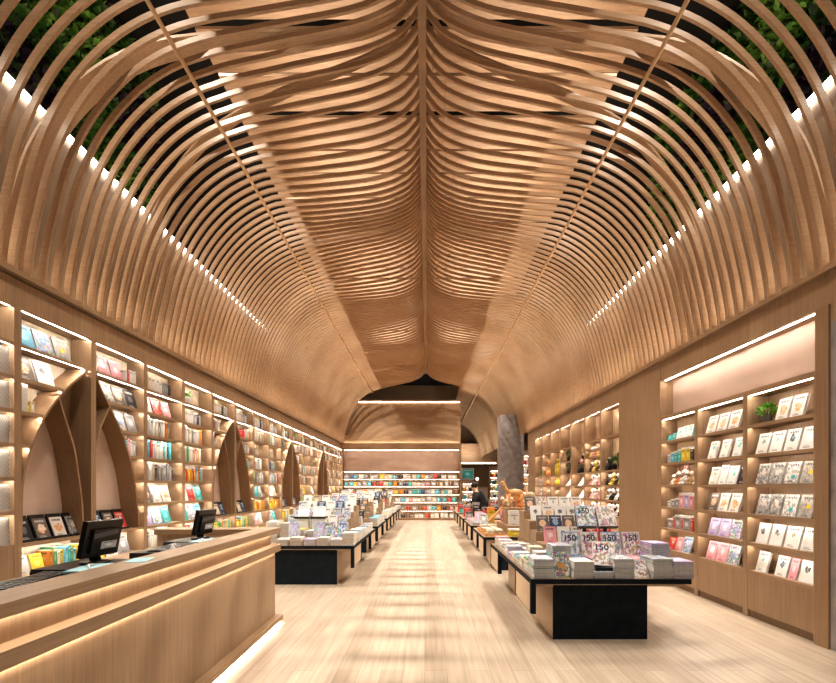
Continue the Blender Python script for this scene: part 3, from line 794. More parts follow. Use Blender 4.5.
for k in range(7):
    lv, bn = dshelf(k); ya = DB[k]; w = 7.02/7
    rr = random.Random(k)
    X = XR+.14
    for r, z in enumerate(lv[1:]):
        if z < .9: continue
        z += .001
        if k == 0 and z > 1.9:
            pot_plant((X, ya+.25, z), .07, .14, 'black_plastic', 'red and green leafy plant in a black pot, first display bay', seed=9, leafm='leaf_green', group='plants in the display bays')
            pot_plant((X, ya+.58, z), .06, .12, 'black_plastic', 'green shrub in a black pot, first display bay, beside figurine', seed=10, leafm='leaf_green', group='plants in the display bays')
            plush((X, ya+.8, z), .26, (-1, 0, 0), ('plush_black', 'plush_black', 'plush_white'), 'black plush toy beside plants in the first display bay', 'display bay toys')
        elif k in (0, 1):
            mats = [('plush_yellow', 'plush_yellow', 'plush_white'), ('plush_black', 'plush_white', 'plush_black'), ('plush_white', 'plush_white', 'plush_black'), ('plush_pink', 'plush_white', 'plush_yellow'), ('plush_yellow', 'plush_white', 'plush_pink')]
            base = {0: 1 if z < 1.4 else 0, 1: 3 if z > 2.2 else (0 if z > 1.9 else 2)}[k]
            for q in range(4):
                mm = mats[(base+ (q % 2)*1) % 5]
                plush((X+.02*(q % 2), ya+.16+q*.22, z), .24, (-1, 0, 0), mm, '%s plush toy, %s along %s compartment down, %s' % (mm[0].split('_')[1], ORD[q], ORD[r+1], bn), 'display bay toys')
        elif k == 2 or (k == 3 and z > 1.9):
            for q in range(2):
                if k == 2 and z > 1.9 or (k == 3):
                    pot_plant((X, ya+.3+q*.36, z), .05, .13, 'black_plastic', 'dark potted flower, %s in %s compartment down, %s' % (ORD[q], ORD[r+1], bn), seed=k*7+q, leafm='leaf_dark', group='plants in the display bays', nl=90)
            if k == 2 and z > 1.9: plush((X, ya+.48, z), .34, (-1, 0, 0), ('plush_black', 'plush_pink', 'plush_black'), 'dark plush toy with pink head in the third display bay', 'display bay toys', 'long')
        if k in (2, 3) and z < 1.9:
            b = MB(); b.prism([(X-.1, z), (X+.08, z), (X+.08, z+.24)], ya+.3, ya+.62, 'XZ'); b.prism([(X-.02, z), (X+.08, z), (X+.08, z+.16)], ya+.15, ya+.28, 'XZ')
            tag(b.build('folded_card', 'white'), 'white folded paper card, %s compartment down, %s' % (ORD[r+1], bn), 'card', 'folded cards in the display bays')
        if k in (4, 5):
            for q in range(3 if z < 2.2 else 2):
                hh = .5 if (k == 4 and 1.9 < z) else .24
                b = MB(); yy = ya+.22+q*.25
                b.lathe([(.06, 0), (.085, .03), (.085, hh*.6), (.03, hh*.75), (.03, hh*.9), (.036, hh*.9), (.036, hh), (.001, hh)], X, yy, z, n=12)
                col = 'cover_orange' if k == 5 else 'cover_yellow'
                if z < 1.4: col = 'cover_tan'
                tag(b.build('bottle', col), '%s bottle, %s along %s compartment down, %s' % (col[6:], ORD[q], ORD[r+1], bn), 'bottle', 'bottles in the display bays')
        if k == 6:
            for q in range(3):
                b = MB(); yy = ya+.2+q*.24
                b.lathe([(.05, 0), (.06, .02), (.02, .05), (.02, .12), (.07, .18), (.075, .22), (.07, .22), (.02, .16), (.001, .16)], X, yy, z, n=12)
                tag(b.build('goblet', 'cover_silver' if z < 1.9 else 'cover_green'), 'small footed vase, %s along %s compartment down, %s' % (ORD[q], ORD[r+1], bn), 'vase', 'vases in the display bays')

# ------------------------------------------------------------------ back bookshelf
BLV = [2.0, 1.65, 1.26, .88, .475, .11]
t = thing('bookcase', (-1.23, 21.2, 0), 'wide low bookcase of lit open shelves across the back wall', 'bookcase')
bx('side_panel', 'oak_Z', (-4.12, -4.07, 20.96, 21.4, 0, 3.38), t); bx('side_panel', 'oak_Z', (1.60, 1.66, 20.96, 21.4, 0, 3.38), t)
bx('back_panel', 'pale_oak_X', (-4.07, 1.60, 21.37, 21.4, 0, 2.35), t)
bx('upper_panel', 'pink_plaster', (-4.07, 1.60, 21.3, 21.37, 2.38, 3.38), t)
bx('top_panel', 'oak_X', (-4.07, 1.60, 20.97, 21.37, 2.33, 2.38), t)
bx('light_strip', 'led_soft', (-4.0, 1.55, 21.02, 21.05, 3.368, 3.3795), t)
bx('light_strip', 'led_soft', (-4.0, 1.55, 21.0, 21.03, 2.322, 2.33), t)
for z in BLV:
    sh = bx('shelf', 'oak_X', (-4.07, 1.60, 20.97, 21.37, z-.04, z), t)
    if z > .3: bx('light_strip', 'led_soft', (-4.0, 1.55, 21.0, 21.03, z-.046, z-.0405), sh)
bx('plinth', 'oak_X', (-4.07, 1.60, 20.99, 21.37, 0, .07), t)
rr = random.Random(11)
for r, z in enumerate(BLV):
    x = -4.0; q = 0
    while x < 1.4:
        w = rr.uniform(.14, .22)
        col = rr.choice(['white', 'white', 'cream', 'white', 'silver', 'grey', 'red', 'yellow', 'teal', 'sky', 'pink', 'brown', 'black', 'orange', 'issue', 'navy'])
        add_book((x+w/2, 21.10, z+.004), 'B', 'face', w, rr.uniform(.17, .25), .03, col, '%s book, %s from left, %s shelf down, back wall bookcase' % (cw(col), oth(q), ORD[r]), vis=.3)
        x += w+rr.choice([.02, .03, .1]); q += 1

# ------------------------------------------------------------------ service counter
t = thing('service_counter', (-1.85, 3.0, 0), 'long oak service counter with glowing recessed light lines', 'counter')
CY0, CY1 = .9, 5.12
bx('countertop', 'oak_Y', (-1.95, -1.72, CY0, CY1, 1.066, 1.126), t)
bx('upper_panel', 'oak_Z', (-1.93, -1.82, CY0, CY1-.05, .93, 1.066), t)
bx('ledge', 'oak_Y', (-1.93, -1.72, CY0, CY1, .853, .93), t)
bx('front_panel', 'oak_Z', (-1.95, -1.785, CY0, CY1-.01, .09, .853), t)
bx('plinth', 'oak_Y', (-1.95, -1.70, CY0, CY1+.02, .045, .10), t)
bx('toe_panel', 'dark_oak', (-1.95, -1.76, CY0, CY1-.04, 0, .045), t)
bx('light_strip', 'led_counter', (-1.815, -1.795, CY0, CY1-.07, 1.05, 1.065), t)
bx('light_strip', 'led_counter', (-1.780, -1.762, CY0, CY1-.05, .836, .852), t)
bx('light_strip', 'led_counter', (-1.758, -1.728, CY0, CY1, .004, .04), t)
bx('return_top', 'oak_X', (-3.05, -1.951, 4.86, CY1, 1.066, 1.126), t)
bx('return_panel', 'pale_oak_Z', (-3.05, -1.951, 4.92, CY1-.03, 0, 1.066), t)
bx('desk_top', 'oak_Y', (-2.80, -1.951, CY0, 4.90, .94, .98), t)
bx('desk_panel', 'mid_oak', (-2.78, -2.74, CY0, 4.90, 0, .94), t)
def monitor(y, x, z, who):
    t = thing('monitor', (x, y, z), 'black till monitor seen from behind with pale label plate, %s' % who, 'monitor', 'till monitors')
    b = MB(); b.lathe([(.10, 0), (.10, .012), (.05, .02), (.001, .02)], x, y, z, n=20, sx=.8); b.build('stand_base', 'black_plastic', t)
    T = Matrix.Translation((x+.02, y, z+.05)) @ Matrix.Rotation(-math.radians(4), 4, 'Z') @ Matrix.Rotation(math.radians(12), 4, 'Y')
    b = MB(); b.tube([(x, y, z+.015), (x-.005, y, z+.08), (x+.02, y, z+.15)], [.035, .03, .03], n=10); b.build('stand_neck', 'black_plastic', t)
    b = MB(); b.box(-.022, .012, -.150, .150, 0, .245, T=T)
    b.box(.012, .03, -.105, .105, .03, .19, T=T)
    h = b.build('screen_housing', 'black_plastic', t)
    b = MB(); b.box(.030, .032, -.03, .10, .055, .105, T=T); b.build('label_plate', 'cover_silver', h)
    b = MB(); b.quad([T @ Vector(p) for p in ((.0305, -.10, .13), (.0305, .10, .15), (.0305, .10, .182), (.0305, -.10, .165))]); b.build('ventilation_panel', 'grey_plastic', h)
    b = MB(); b.box(-.0235, -.022, -.138, .138, .015, .232, T=T); b.build('screen', 'screen_glass', h)
for who, y in (('nearer the entrance', 2.93), ('nearer the counter end', 4.30)):
    x = -2.25
    d = thing('cash_drawer', (x, y-.22, .98), 'long low black cash drawer unit, %s' % who, 'cash drawer', 'cash drawers')
    b = MB(); b.box(x-.22, x+.22, y-.22, y+.2, .981, 1.085); b.build('body', 'black_plastic', d)
    b = MB(); b.box(x-.235, x-.22, y-.21, y+.19, .99, 1.07); b.build('drawer', 'black_plastic', d)
    monitor(y+.02, x, 1.086, who)
    k_ = thing('keyboard', (x-.02, y-.46, .98), 'black keyboard on a raised black tray, %s' % who, 'keyboard', 'till keyboards')
    b = MB(); b.box(x-.2, x+.2, y-.72, y-.235, .981, 1.055); b.build('tray', 'black_plastic', k_)
    b = MB(); T = Matrix.Translation((x, y-.47, 1.056)) @ Matrix.Rotation(.05, 4, 'X')
    b.box(-.09, .09, -.2, .2, 0, .016, T=T)
    for i in range(4):
        for j in range(12): b.box(-.08+i*.042, -.045+i*.042, -.19+j*.032, -.164+j*.032, .016, .022, T=T)
    b.build('key_board', 'black_plastic', k_)
    pb = MB(); T = Matrix.Translation((x+.13, y-.12, 1.0855)) @ Matrix.Rotation(.15, 4, 'Z')
    pb.box(-.08, .08, -.22, .06, 0, .012, T=T); tag(pb.build('folder', 'pale_blue_paper'), 'pale blue folder lying on the cash drawer, %s' % who, 'folder', 'folders')
    cb = MB(); cb.tube([(x+.1, y-.12, 1.10), (x+.14, y-.22, 1.115), (x+.2, y-.28, 1.09), (x+.225, y-.26, 1.05), (x+.23, y-.2, .99)], .006, n=6)
    tag(cb.build('cable', 'white'), 'thin white cable hanging off the cash drawer, %s' % who, 'cable', 'cables')
b = MB(); T = Matrix.Translation((-1.86, 2.82, 1.1262)) @ Matrix.Rotation(.3, 4, 'Z'); b.box(-.06, .06, -.09, .09, 0, .003, T=T)
tag(b.build('notepad', 'pale_blue_paper'), 'pale blue slip of paper lying on the oak counter top', 'paper')
b = MB(); random.seed(4)
rings = []
for k_ in range(6):
    a = k_/5; rings.append([(-2.0+(.045*(1-a)**.6+.002)*math.cos(j*.52)*random.uniform(.7, 1.3), 3.42+(.06*(1-a)**.6+.002)*math.sin(j*.52)*random.uniform(.7, 1.3), .985+.17*a) for j in range(12)])
b.sweep(rings, 0, True); b.box(-2.05, -1.955, 3.35, 3.49, .981, .985)
tag(b.build('tissue', 'white'), 'crumpled white tissue standing beside the near monitor', 'tissue')

# ------------------------------------------------------------------ display tables
ZT = .64
def table(x0, x1, y0, y1, bx0, bx1, side, label, panels):
    t = thing('display_table', ((x0+x1)/2, (y0+y1)/2, 0), label, 'table', 'display tables along the aisle')
    b = MB(); b.box(x0, x1, y0, y1, ZT-.05, ZT); b.build('tabletop', 'black_steel', t)
    bx('top_inlay', 'oak_Y', (x0+.012, x1-.012, y0+.012, y1-.012, ZT-.004, ZT+.002), t)
    bx('apron', 'pale_oak_Y', (x0+.05, x1-.05, y0+.05, y1-.05, ZT-.085, ZT-.05), t)
    bx('base', 'pale_oak_Z', (bx0, bx1, y0+.07, y1-.3, 0, ZT-.085), t)
    bx('end_panel', 'black_steel', (bx0-.004, bx1+.004, y0+.05, y0+.07, 0, ZT-.07), t)
    for a, c in panels:
        for xs in (((x0+.004, x0+.05),) if side > 0 else ((x1-.05, x1-.004),)):
            bx('side_panel', 'pale_oak_Z', (xs[0], xs[1], a+.06, c-.04, .30, ZT-.05), t)
            bx('leg', 'black_steel', (xs[0]-.003, xs[1]+.003, a, a+.06, .28, ZT-.05), t)
            bx('leg', 'black_steel', (xs[0]-.003, xs[1]+.003, c-.04, c, .28, ZT-.05), t)
    return t
RT = [(4.52, 7.4), (8.3, 10.25), (10.75, 12.75), (13.2, 15.3), (15.8, 17.9)]
LT = [(7.08, 10.05), (10.55, 12.7), (13.2, 15.3), (15.8, 17.9), (18.3, 20.0)]
rn = ['nearest', 'second', 'third', 'fourth', 'farthest']
for i, (a, c) in enumerate(RT):
    x0, x1 = 1.08, 2.75
    table(x0, x1, a, c, 1.33, 2.31, 1, 'black-edged oak display table on the toy side of the aisle, %s' % (rn[i] if i else 'nearest, loaded with magazines'), [(a, a+.83), (c-.8, c)])
for i, (a, c) in enumerate(LT):
    x0, x1 = -2.86, -1.19
    table(x0, x1, a, c, -2.57, -1.48, -1, 'black-edged oak display table on the counter side of the aisle, %s' % rn[i], [(a, a+.83), (c-.8, c)])

# --- stacks
PRINT = {'magazine': [], 'paperback': []}
def stack(kind, x, y, z, w, d, n, th, cols, where, edge='paper', jitter=.006, seed=0):
    rr = random.Random(seed+int(x*100)+int(y*100))
    for q in range(n):
        col = cols[0] if q == n-1 else rr.choice(cols)
        T = Matrix.Translation((x+rr.uniform(-1, 1)*jitter, y+rr.uniform(-1, 1)*jitter, z+q*th)) @ Matrix.Rotation(rr.uniform(-.03, .03), 4, 'Z')
        pos = 'top' if q == n-1 else ('%s from top' % ORD[n-1-q] if n-1-q < 20 else '')
        PRINT[kind].append(dict(T=T, w=w, d=d, th=th*.97, col=col, label='%s %s lying %s of the %s' % (cw(col), kind, pos, where) if pos == 'top' else '%s %s lying %s in the %s' % (cw(col), kind, pos, where), flat=True, y=y, x=x))
    return z+n*th
def leaning(kind, x, y, z, w, h, th, col, where, tilt=.3, yaw=0.0, num=None):
    T = Matrix.Translation((x, y, z)) @ Matrix.Rotation(yaw, 4, 'Z') @ Matrix.Rotation(-tilt, 4, 'X')
    PRINT[kind].append(dict(T=T, w=w, d=h, th=th, col=col, label='%s %s facing out, %s' % (cw(col), kind, where), flat=False, y=y, x=x, num=num))
def lip(x, y, z, w, where, h=.2, tilt=.3):
    b = MB(); b.box(x-w/2, x+w/2, y-.025, y+.12+h*.25, z, z+.012)
    b.box(x-w/2, x+w/2, y-.025, y-.015, z, z+.035)
    T = Matrix.Translation((x, y+.012, z+.012)) @ Matrix.Rotation(-tilt, 4, 'X'); b.box(-w/2+.02, w/2-.02, .035, .045, -.004, h*.9, T=T)
    b.box(x-.02, x+.02, y+.06+h*.25, y+.1+h*.25, z+.012, z+h*.62)
    return tag(b.build('display_easel', 'black_plastic'), 'black display easel holding %s' % where, 'easel', 'table easels')

# nearest right-hand table
TZ = ZT+.003
S = 4.66
def px(xp, y): return (xp-VX)/F*y
cols_m = [('silver', 'white', 'ice', 'silver'), ('white', 'silver'), ('silver', 'white', 'white'), ('white', 'silver', 'lilac'), ('silver', 'white'), ('ice', 'lilac', 'silver'), ('lilac', 'white', 'red', 'silver')]
# riser block in the middle of the table
t = thing('riser_block', (1.98, 6.1, TZ), 'low oak riser box in the middle of the nearest magazine table', 'riser')
b = MB(); b.box(1.52, 2.50, 5.02, 7.28, TZ, TZ+.15); b.build('box', 'oak_Y', t)
RZ = TZ+.151
fr = [('front row', 542, 8, ('issue', 'green', 'silver', 'ice')), ('front row', 581.5, 7, ('white', 'silver')), ('front row', 621.5, 8, ('issue', 'silver', 'white')), ('front row', 659.5, 8, ('ice', 'silver', 'white')), ('front row', 679.5, 7, ('lilac', 'silver', 'white', 'pink'))]
for q, (_, xp, n_, cl) in enumerate(fr):
    stack('magazine', px(xp, 4.62), 4.52+.165, TZ, .215, .28, n_, .0255, cl, '%s front-row stack, nearest magazine table' % ORD[q], seed=q)
z1 = stack('magazine', px(601, 4.62), 4.685, TZ, .21, .28, 3, .025, ('issue', 'silver'), 'low stack under the tilted magazine', seed=44)
leaning('magazine', px(603, 4.66), 4.64, z1+.045, .225, .29, .05, 'issue_warm', 'tilted on low front stack', tilt=.62, yaw=-.35, num='150')
lip(px(602, 4.66), 4.60, z1, .2, 'the tilted front magazine', h=.16, tilt=.6)
leaning('magazine', px(561.5, 4.6), 4.60, TZ, .195, .27, .03, 'ring', 'between the first two front-row stacks', tilt=.3)
leaning('magazine', px(640.5, 4.6), 4.60, TZ, .2, .20, .03, 'issue_warm', 'between the third and fourth front-row stacks', tilt=.55)
# second row
for q, (xp, n_, cl) in enumerate(((558, 12, ('ice', 'ice', 'silver', 'sky')), (578, 8, ('navy', 'silver', 'ice')), (598, 8, ('pink', 'white', 'silver')), (618, 10, ('issue_warm', 'silver', 'white')), (636, 8, ('pink', 'white', 'silver')), (654, 13, ('lilac', 'silver', 'ice')))):
    zz = stack('magazine', px(xp, 4.98), 5.02 if False else 4.865+.10, TZ, .205, .27, n_ if q in (0, 5) else 6, .0255, cl, '%s second-row stack, nearest magazine table' % ORD[q], seed=20+q)
# numbered issues standing on the riser
for q, (xp, zz, w_) in enumerate(((571, .80, .2), (590, .83, .2), (612, .85, .22), (632, .82, .2))):
    x = px(xp, 5.12+.0)
    leaning('magazine', x, 5.09, RZ, w_, .285, .03, 'issue' if q % 2 == 0 else 'issue_warm', '%s of four numbered issues in a row' % ORD[q], tilt=.28, num='150')
for q, xp in enumerate((587, 608)):
    x = px(xp, 5.45)
    # tall black stand
    b = MB(); z0 = RZ; zt = z0+.33
    b.box(x-.09, x+.09, 5.40, 5.62, z0, z0+.012); b.box(x-.02, x+.02, 5.53, 5.56, z0+.012, zt)
    T = Matrix.Translation((x, 5.44, zt-.02)) @ Matrix.Rotation(-.45, 4, 'X'); b.box(-.115, .115, .033, .045, -.01, .26, T=T); b.box(-.115, .115, -.02, .034, -.012, 0, T=T)
    tag(b.build('display_stand', 'black_plastic'), 'tall black stand holding the %s raised magazine' % ['left', 'right'][q], 'stand', 'tall magazine stands')
    leaning('magazine', x, 5.44, zt-.018, .225, .285, .03, ['issue', 'issue_warm'][q], '%s of two on tall black stands' % ['left', 'right'][q], tilt=.45, num='150' if q == 0 else None)
# stepped rack behind with rows of faced magazines
t = thing('tiered_rack', (1.85, 6.5, RZ), 'stepped oak magazine rack behind the numbered issues', 'rack')
for q in range(4):
    y_ = 5.72+q*.38
    bx('tier', 'oak_X', (1.53, 2.45, y_, y_+.36, RZ+.001, RZ+.05+q*.125), t)
for q in range(4):
    y_ = 5.72+q*.38
    x = 1.60
    for j in range(5):
        col = random.Random(q*9+j).choice(['orange_art', 'issue_warm', 'whale', 'red_art', 'blue_art', 'issue', 'pink', 'dark_art', 'tree', 'navy_art'])
        leaning('magazine', x+.05, y_+.07, RZ+.052+q*.125, .165, .235, .022, col, '%s from the aisle, %s tier of the stepped rack' % (ORD[j], ORD[q]), tilt=.32)
        x += .185
# aisle edge: low stacks getting farther
rr = random.Random(8)
for q in range(10):
    y_ = 4.98+q*.235
    n_ = [7, 6, 4, 5, 3, 6, 4, 5, 6, 7][q]
    stack('magazine', 1.225, y_+.0, TZ, .2, .215, n_, .022, (['green', 'white', 'sky', 'white', 'lilac', 'issue', 'grey', 'issue_warm', 'silver', 'pink'][q], 'tan', 'cream', 'white', 'silver'), '%s aisle-edge stack, nearest magazine table' % ORD[q], seed=60+q)
for q in range(6):
    y_ = 5.14+q*.31
    stack('magazine', 1.425, y_, TZ, .17, .22, [6, 7, 8, 5, 6, 5][q], .022, (['issue', 'white', 'cream', 'white', 'silver', 'cream'][q], 'cream', 'tan', 'pink'), '%s riser-side stack, nearest magazine table' % ORD[q], seed=80+q)

# nearest left-hand table
W_ = '%s %s, nearest paperback table'
for q, (x, n_, cl) in enumerate(((-2.36, 4, ('white', 'cream', 'silver')), (-2.14, 5, ('cream', 'white', 'tan')), (-1.92, 4, ('lilac', 'white', 'cream')), (-1.70, 5, ('cream', 'tan', 'white')), (-1.48, 4, ('white', 'cream', 'lilac')), (-1.29, 8, ('white', 'tan', 'cream')))):
    stack('paperback', x, 7.22, TZ, .19, .25, n_, .026, cl, W_ % (ORD[q], 'front-row stack'), seed=q)
for q, (x, col) in enumerate(((-2.26, 'pastel'), (-1.83, 'pastel'), (-1.66, 'ice'), (-1.44, 'blue_art'))):
    leaning('paperback', x, 7.37, TZ+.11, .19, .26, .03, col, '%s behind the front row, nearest paperback table' % ORD[q], tilt=.25)
    bx_ = MB(); bx_.box(x-.1, x+.1, 7.355, 7.47, TZ, TZ+.108)
    tag(bx_.build('display_block', 'white'), 'white block under the %s propped paperback, nearest paperback table' % ORD[q], 'block', 'white display blocks')
for q in range(6):
    x = -2.68+q*.235
    stack('paperback', x, 7.64, TZ, .2, .28, [14, 13, 9, 8, 7, 6][q], .0255, (['white', 'cream', 'yellow', 'white', 'silver', 'white'][q], 'cream', 'tan', 'white', 'silver'), W_ % (ORD[q], 'second-row stack'), seed=30+q)
for q in range(9):
    y_ = 7.53+q*.27
    stack('paperback', -1.31, y_, TZ, .19, .24, [7, 6, 7, 5, 6, 5, 6, 5, 6][q], .0255, (['white', 'sky', 'white', 'teal', 'white', 'silver', 'blue_art', 'white', 'ice'][q], 'cream', 'tan', 'white'), W_ % (ORD[q], 'aisle-edge stack'), seed=50+q)
t = thing('riser_block', (-2.1, 8.9, TZ), 'low oak riser box in the middle of the nearest paperback table', 'riser')
b = MB(); b.box(-2.72, -1.48, 7.84, 9.85, TZ, TZ+.14); b.build('box', 'oak_Y', t)
LZ = TZ+.142
for q, x in enumerate((-2.28, -1.98)):
    b = MB(); z0 = LZ
    b.box(x-.11, x+.11, 7.9, 8.1, z0, z0+.24, 0); b.box(x-.13, x+.13, 7.88, 8.12, z0+.24, z0+.275, 1)
    tag(b.build('display_box', ['white', 'black_plastic']), 'white display box with black lid, %s on the paperback riser' % ORD[q], 'display box', 'display boxes')
    leaning('paperback', x, 8.0, z0+.277, .2, .2, .03, 'white', 'on the %s black-lidded box' % ORD[q], tilt=.5)
t = thing('tiered_rack', (-2.1, 8.9, LZ), 'stepped oak rack of leaning paperbacks on the nearest paperback table', 'rack')
for q in range(4):
    bx('tier', 'oak_X', (-2.70, -1.52, 8.3+q*.36, 8.3+q*.36+.34, LZ+.001, LZ+.05+q*.12), t)
    for j in range(6):
        col = random.Random(q*5+j+77).choice(['green', 'navy_art', 'ice', 'white', 'orange_art', 'blue_art', 'whale', 'issue', 'white', 'issue_warm', 'pastel', 'emblem', 'ice', 'tan'])
        leaning('paperback', -2.60+j*.195, 8.36+q*.36, LZ+.052+q*.12, .17, .235, .025, col, '%s from the wall, %s tier of the paperback rack' % (ORD[j], ORD[q]), tilt=.3)
# farther left tables
for i in range(1, 5):
    a, c = LT[i]; nm = rn[i]
    rr = random.Random(100+i)
    for q in range(int((c-a)/.27)):
        y_ = a+.16+q*.27
        if y_+.14 > c: break
        n_ = rr.randint(4, 8)
        stack('paperback', -1.31, y_, TZ, .19, .24, n_, .0255, (rr.choice(['white', 'sky', 'teal', 'issue', 'silver', 'yellow']), 'cream', 'white', 'silver', 'tan'), '%s aisle-edge stack, %s paperback table' % (ORD[q], nm), seed=q+i*20)
    for q in range(4):
        x = -2.6+q*.3
        stack('paperback', x, a+.17, TZ, .2, .25, rr.randint(6, 12), .0255, (rr.choice(['white', 'cream', 'ice']), 'cream', 'white', 'silver'), '%s front-row stack, %s paperback table' % (ORD[q], nm), seed=q+i*30)
    t = thing('tiered_rack', (-2.1, (a+c)/2, TZ), 'stepped oak rack on the %s paperback table' % nm, 'rack', 'far racks')
    for q in range(4):
        bx('tier', 'oak_X', (-2.70, -1.52, a+.36+q*.38, a+.70+q*.38, TZ+.001, TZ+.16+q*.13), t)
        for j in range(5):
            col = rr.choice(['white', 'dark_art', 'whale', 'black', 'ice', 'issue', 'white', 'navy_art', 'orange_art', 'emblem', 'white', 'red_art'])
            leaning('paperback', -2.56+j*.22, a+.42+q*.38, TZ+.162+q*.13, .18, .24, .025, col, '%s from the wall, %s tier, %s paperback table' % (ORD[j], ORD[q], nm), tilt=.3)
    b = MB(); x = -2.3; y_ = a+.42+3*.38+.2
    b.box(x-.1, x+.1, y_, y_+.12, TZ+.552, TZ+.72, 0); b.box(x-.12, x+.12, y_-.01, y_+.13, TZ+.72, TZ+.86, 1)
    tag(b.build('display_box', ['black_plastic', 'white']), 'black display box with white cap on the %s paperback table' % nm, 'display box', 'display boxes')

# ---- second right-hand table: trays and boxes
def tray(x, y, z, w, d, label, col='toy_wood'):
    t = thing('wooden_tray', (x, y, z), label, 'tray', 'wooden trays')
    b = MB(); b.box(x-w/2, x+w/2, y-d/2, y+d/2, z, z+.012); b.build('bottom', col, t)
    b = MB(); e = .012
    b.box(x-w/2, x+w/2, y-d/2, y-d/2+e, z+.012, z+.06); b.box(x-w/2, x+w/2, y+d/2-e, y+d/2, z+.012, z+.06)
    b.box(x-w/2, x-w/2+e, y-d/2+e, y+d/2-e, z+.012, z+.06); b.box(x+w/2-e, x+w/2, y-d/2+e, y+d/2-e, z+.012, z+.06); b.build('rim', col, t)
def lidbox(x, y, z, w, d, h, mats, label, group='boxed gifts on the second table', rot=0):
    b = MB(); T = Matrix.Translation((x, y, z)) @ Matrix.Rotation(rot, 4, 'Z')
    b.box(-w/2, w/2, -d/2, d/2, 0, h*.8, 0, T=T); b.box(-w/2-.004, w/2+.004, -d/2-.004, d/2+.004, h*.8, h, 1, T=T)
    tag(b.build('gift_box', mats), label, 'box', group)
rr = random.Random(21)
for q in range(3):
    tray(1.33, 8.62+q*.5, TZ, .4, .42, 'shallow pale wooden tray, %s along the aisle edge of second table' % ORD[q])
    for j in range(4):
        col = rr.choice(['orange', 'cream', 'white', 'tan', 'yellow', 'pink'])
        lidbox(1.24+.17*(j % 2), 8.52+q*.5+.19*(j//2), TZ+.013, .13, .15, .09+.03*rr.random(), ['cover_'+col, 'cover_cream'], '%s small box, %s in the %s tray of second table' % (cw(col), ORD[j], ORD[q]), 'boxes in the trays')
t = thing('riser_block', (2.1, 9.3, TZ), 'tall oak riser box on the second toy-side table', 'riser')
b = MB(); b.box(1.62, 2.66, 8.75, 10.1, TZ, TZ+.17); b.build('box', 'oak_Y', t)
for q, (x, y_, w, h, cc) in enumerate(((1.72, 8.5, .26, .14, 'yellow'), (2.02, 8.48, .2, .2, 'tan'), (2.3, 8.5, .24, .17, 'cream'), (2.55, 8.52, .2, .2, 'silver'))):
    lidbox(x, y_, TZ, w, .2, h, ['cover_'+cc, 'cover_white'], '%s gift box on the front edge of second table' % cw(cc))
z = TZ+.171
for q, (x, w, h, cc) in enumerate(((1.78, .2, .3, 'white'), (2.02, .16, .3, 'tan'), (2.22, .2, .24, 'white'), (2.48, .22, .3, 'orange'))):
    lidbox(x, 8.95, z, w, .16, h, ['cover_tree' if cc == 'white' else 'cover_'+cc, 'cover_'+cc], '%s upright boxed craft kit, %s on the tall riser' % (cw(cc), ORD[q]))
def wooden_animal(p, s, mat, label, neck=1.0, yaw=0.0):
    """a standing carved camel / horse: barrel body on four jointed legs, arched neck, head, tail"""
    t = thing('wooden_animal', p, label, 'wooden animal', 'wooden animals')
    T = Matrix.Translation(p) @ Matrix.Rotation(yaw, 4, 'Z') @ Matrix.Scale(s, 4)
    def A(x, y, z): return T @ Vector((x, y, z))
    b = MB()
    b.tube([A(-.42, 0, .78), A(-.25, 0, .80), A(0, 0, .84), A(.25, 0, .80), A(.40, 0, .84)], [.10*s, .19*s, .2*s, .2*s, .12*s], n=12)
    b.tube([A(.34, 0, .84), A(.5, 0, 1.0), A(.56, 0, 1.2*neck), A(.62, 0, 1.34*neck)], [.15*s, .1*s, .085*s, .08*s], n=10)
    b.tube([A(.54, 0, 1.36*neck), A(.68, 0, 1.36*neck), A(.84, 0, 1.26*neck)], [.08*s, .1*s, .055*s], n=10)
    b.build('body', mat, t)
    for sx, sy in ((.3, .12), (.3, -.12), (-.32, .12), (-.32, -.12)):
        b = MB(); k = -.06 if sx < 0 else .03
        b.tube([A(sx, sy, .76), A(sx+k*.5, sy, .45), A(sx-k, sy, .2), A(sx, sy, .0)], [.09*s, .06*s, .042*s, .05*s], n=8); b.build('leg', mat, t)
    for sy in (-1, 1):
        b = MB(); b.tube([A(.56, sy*.05, 1.42*neck), A(.54, sy*.08, 1.54*neck)], [.035*s, .012*s], n=6); b.build('ear', mat, t)
    b = MB(); b.tube([A(-.42, 0, .8), A(-.52, 0, .66), A(-.52, 0, .5)], [.03*s, .028*s, .02*s], n=6); b.build('tail', mat, t)
t = thing('display_block', (2.0, 9.42, z), 'tall oak block carrying the carved animals on second table', 'block')
b = MB(); b.box(1.68, 2.40, 9.22, 9.62, z, z+.335); b.build('box', 'oak_Z', t)
z += .336
wooden_animal((1.90, 9.37, z), .40, 'toy_wood', 'orange-brown carved wooden animal standing behind the boxed kits', yaw=PI*.95)
wooden_animal((2.26, 9.47, z), .33, 'pale_oak_Z', 'pale carved wooden animal standing beside the larger one', yaw=PI*.6)
z -= .336
plush((1.80, 9.80, z), .5, (0, -1, 0), ('plush_pink', 'plush_tan', 'plush_white'), 'pink-bodied stuffed bear sitting behind the carved animals', 'table toys')
plush((2.3, 9.8, z), .55, (0, -1, 0), ('plush_tan', 'plush_white', 'plush_tan'), 'tan stuffed bear sitting at the back of second table', 'table toys')
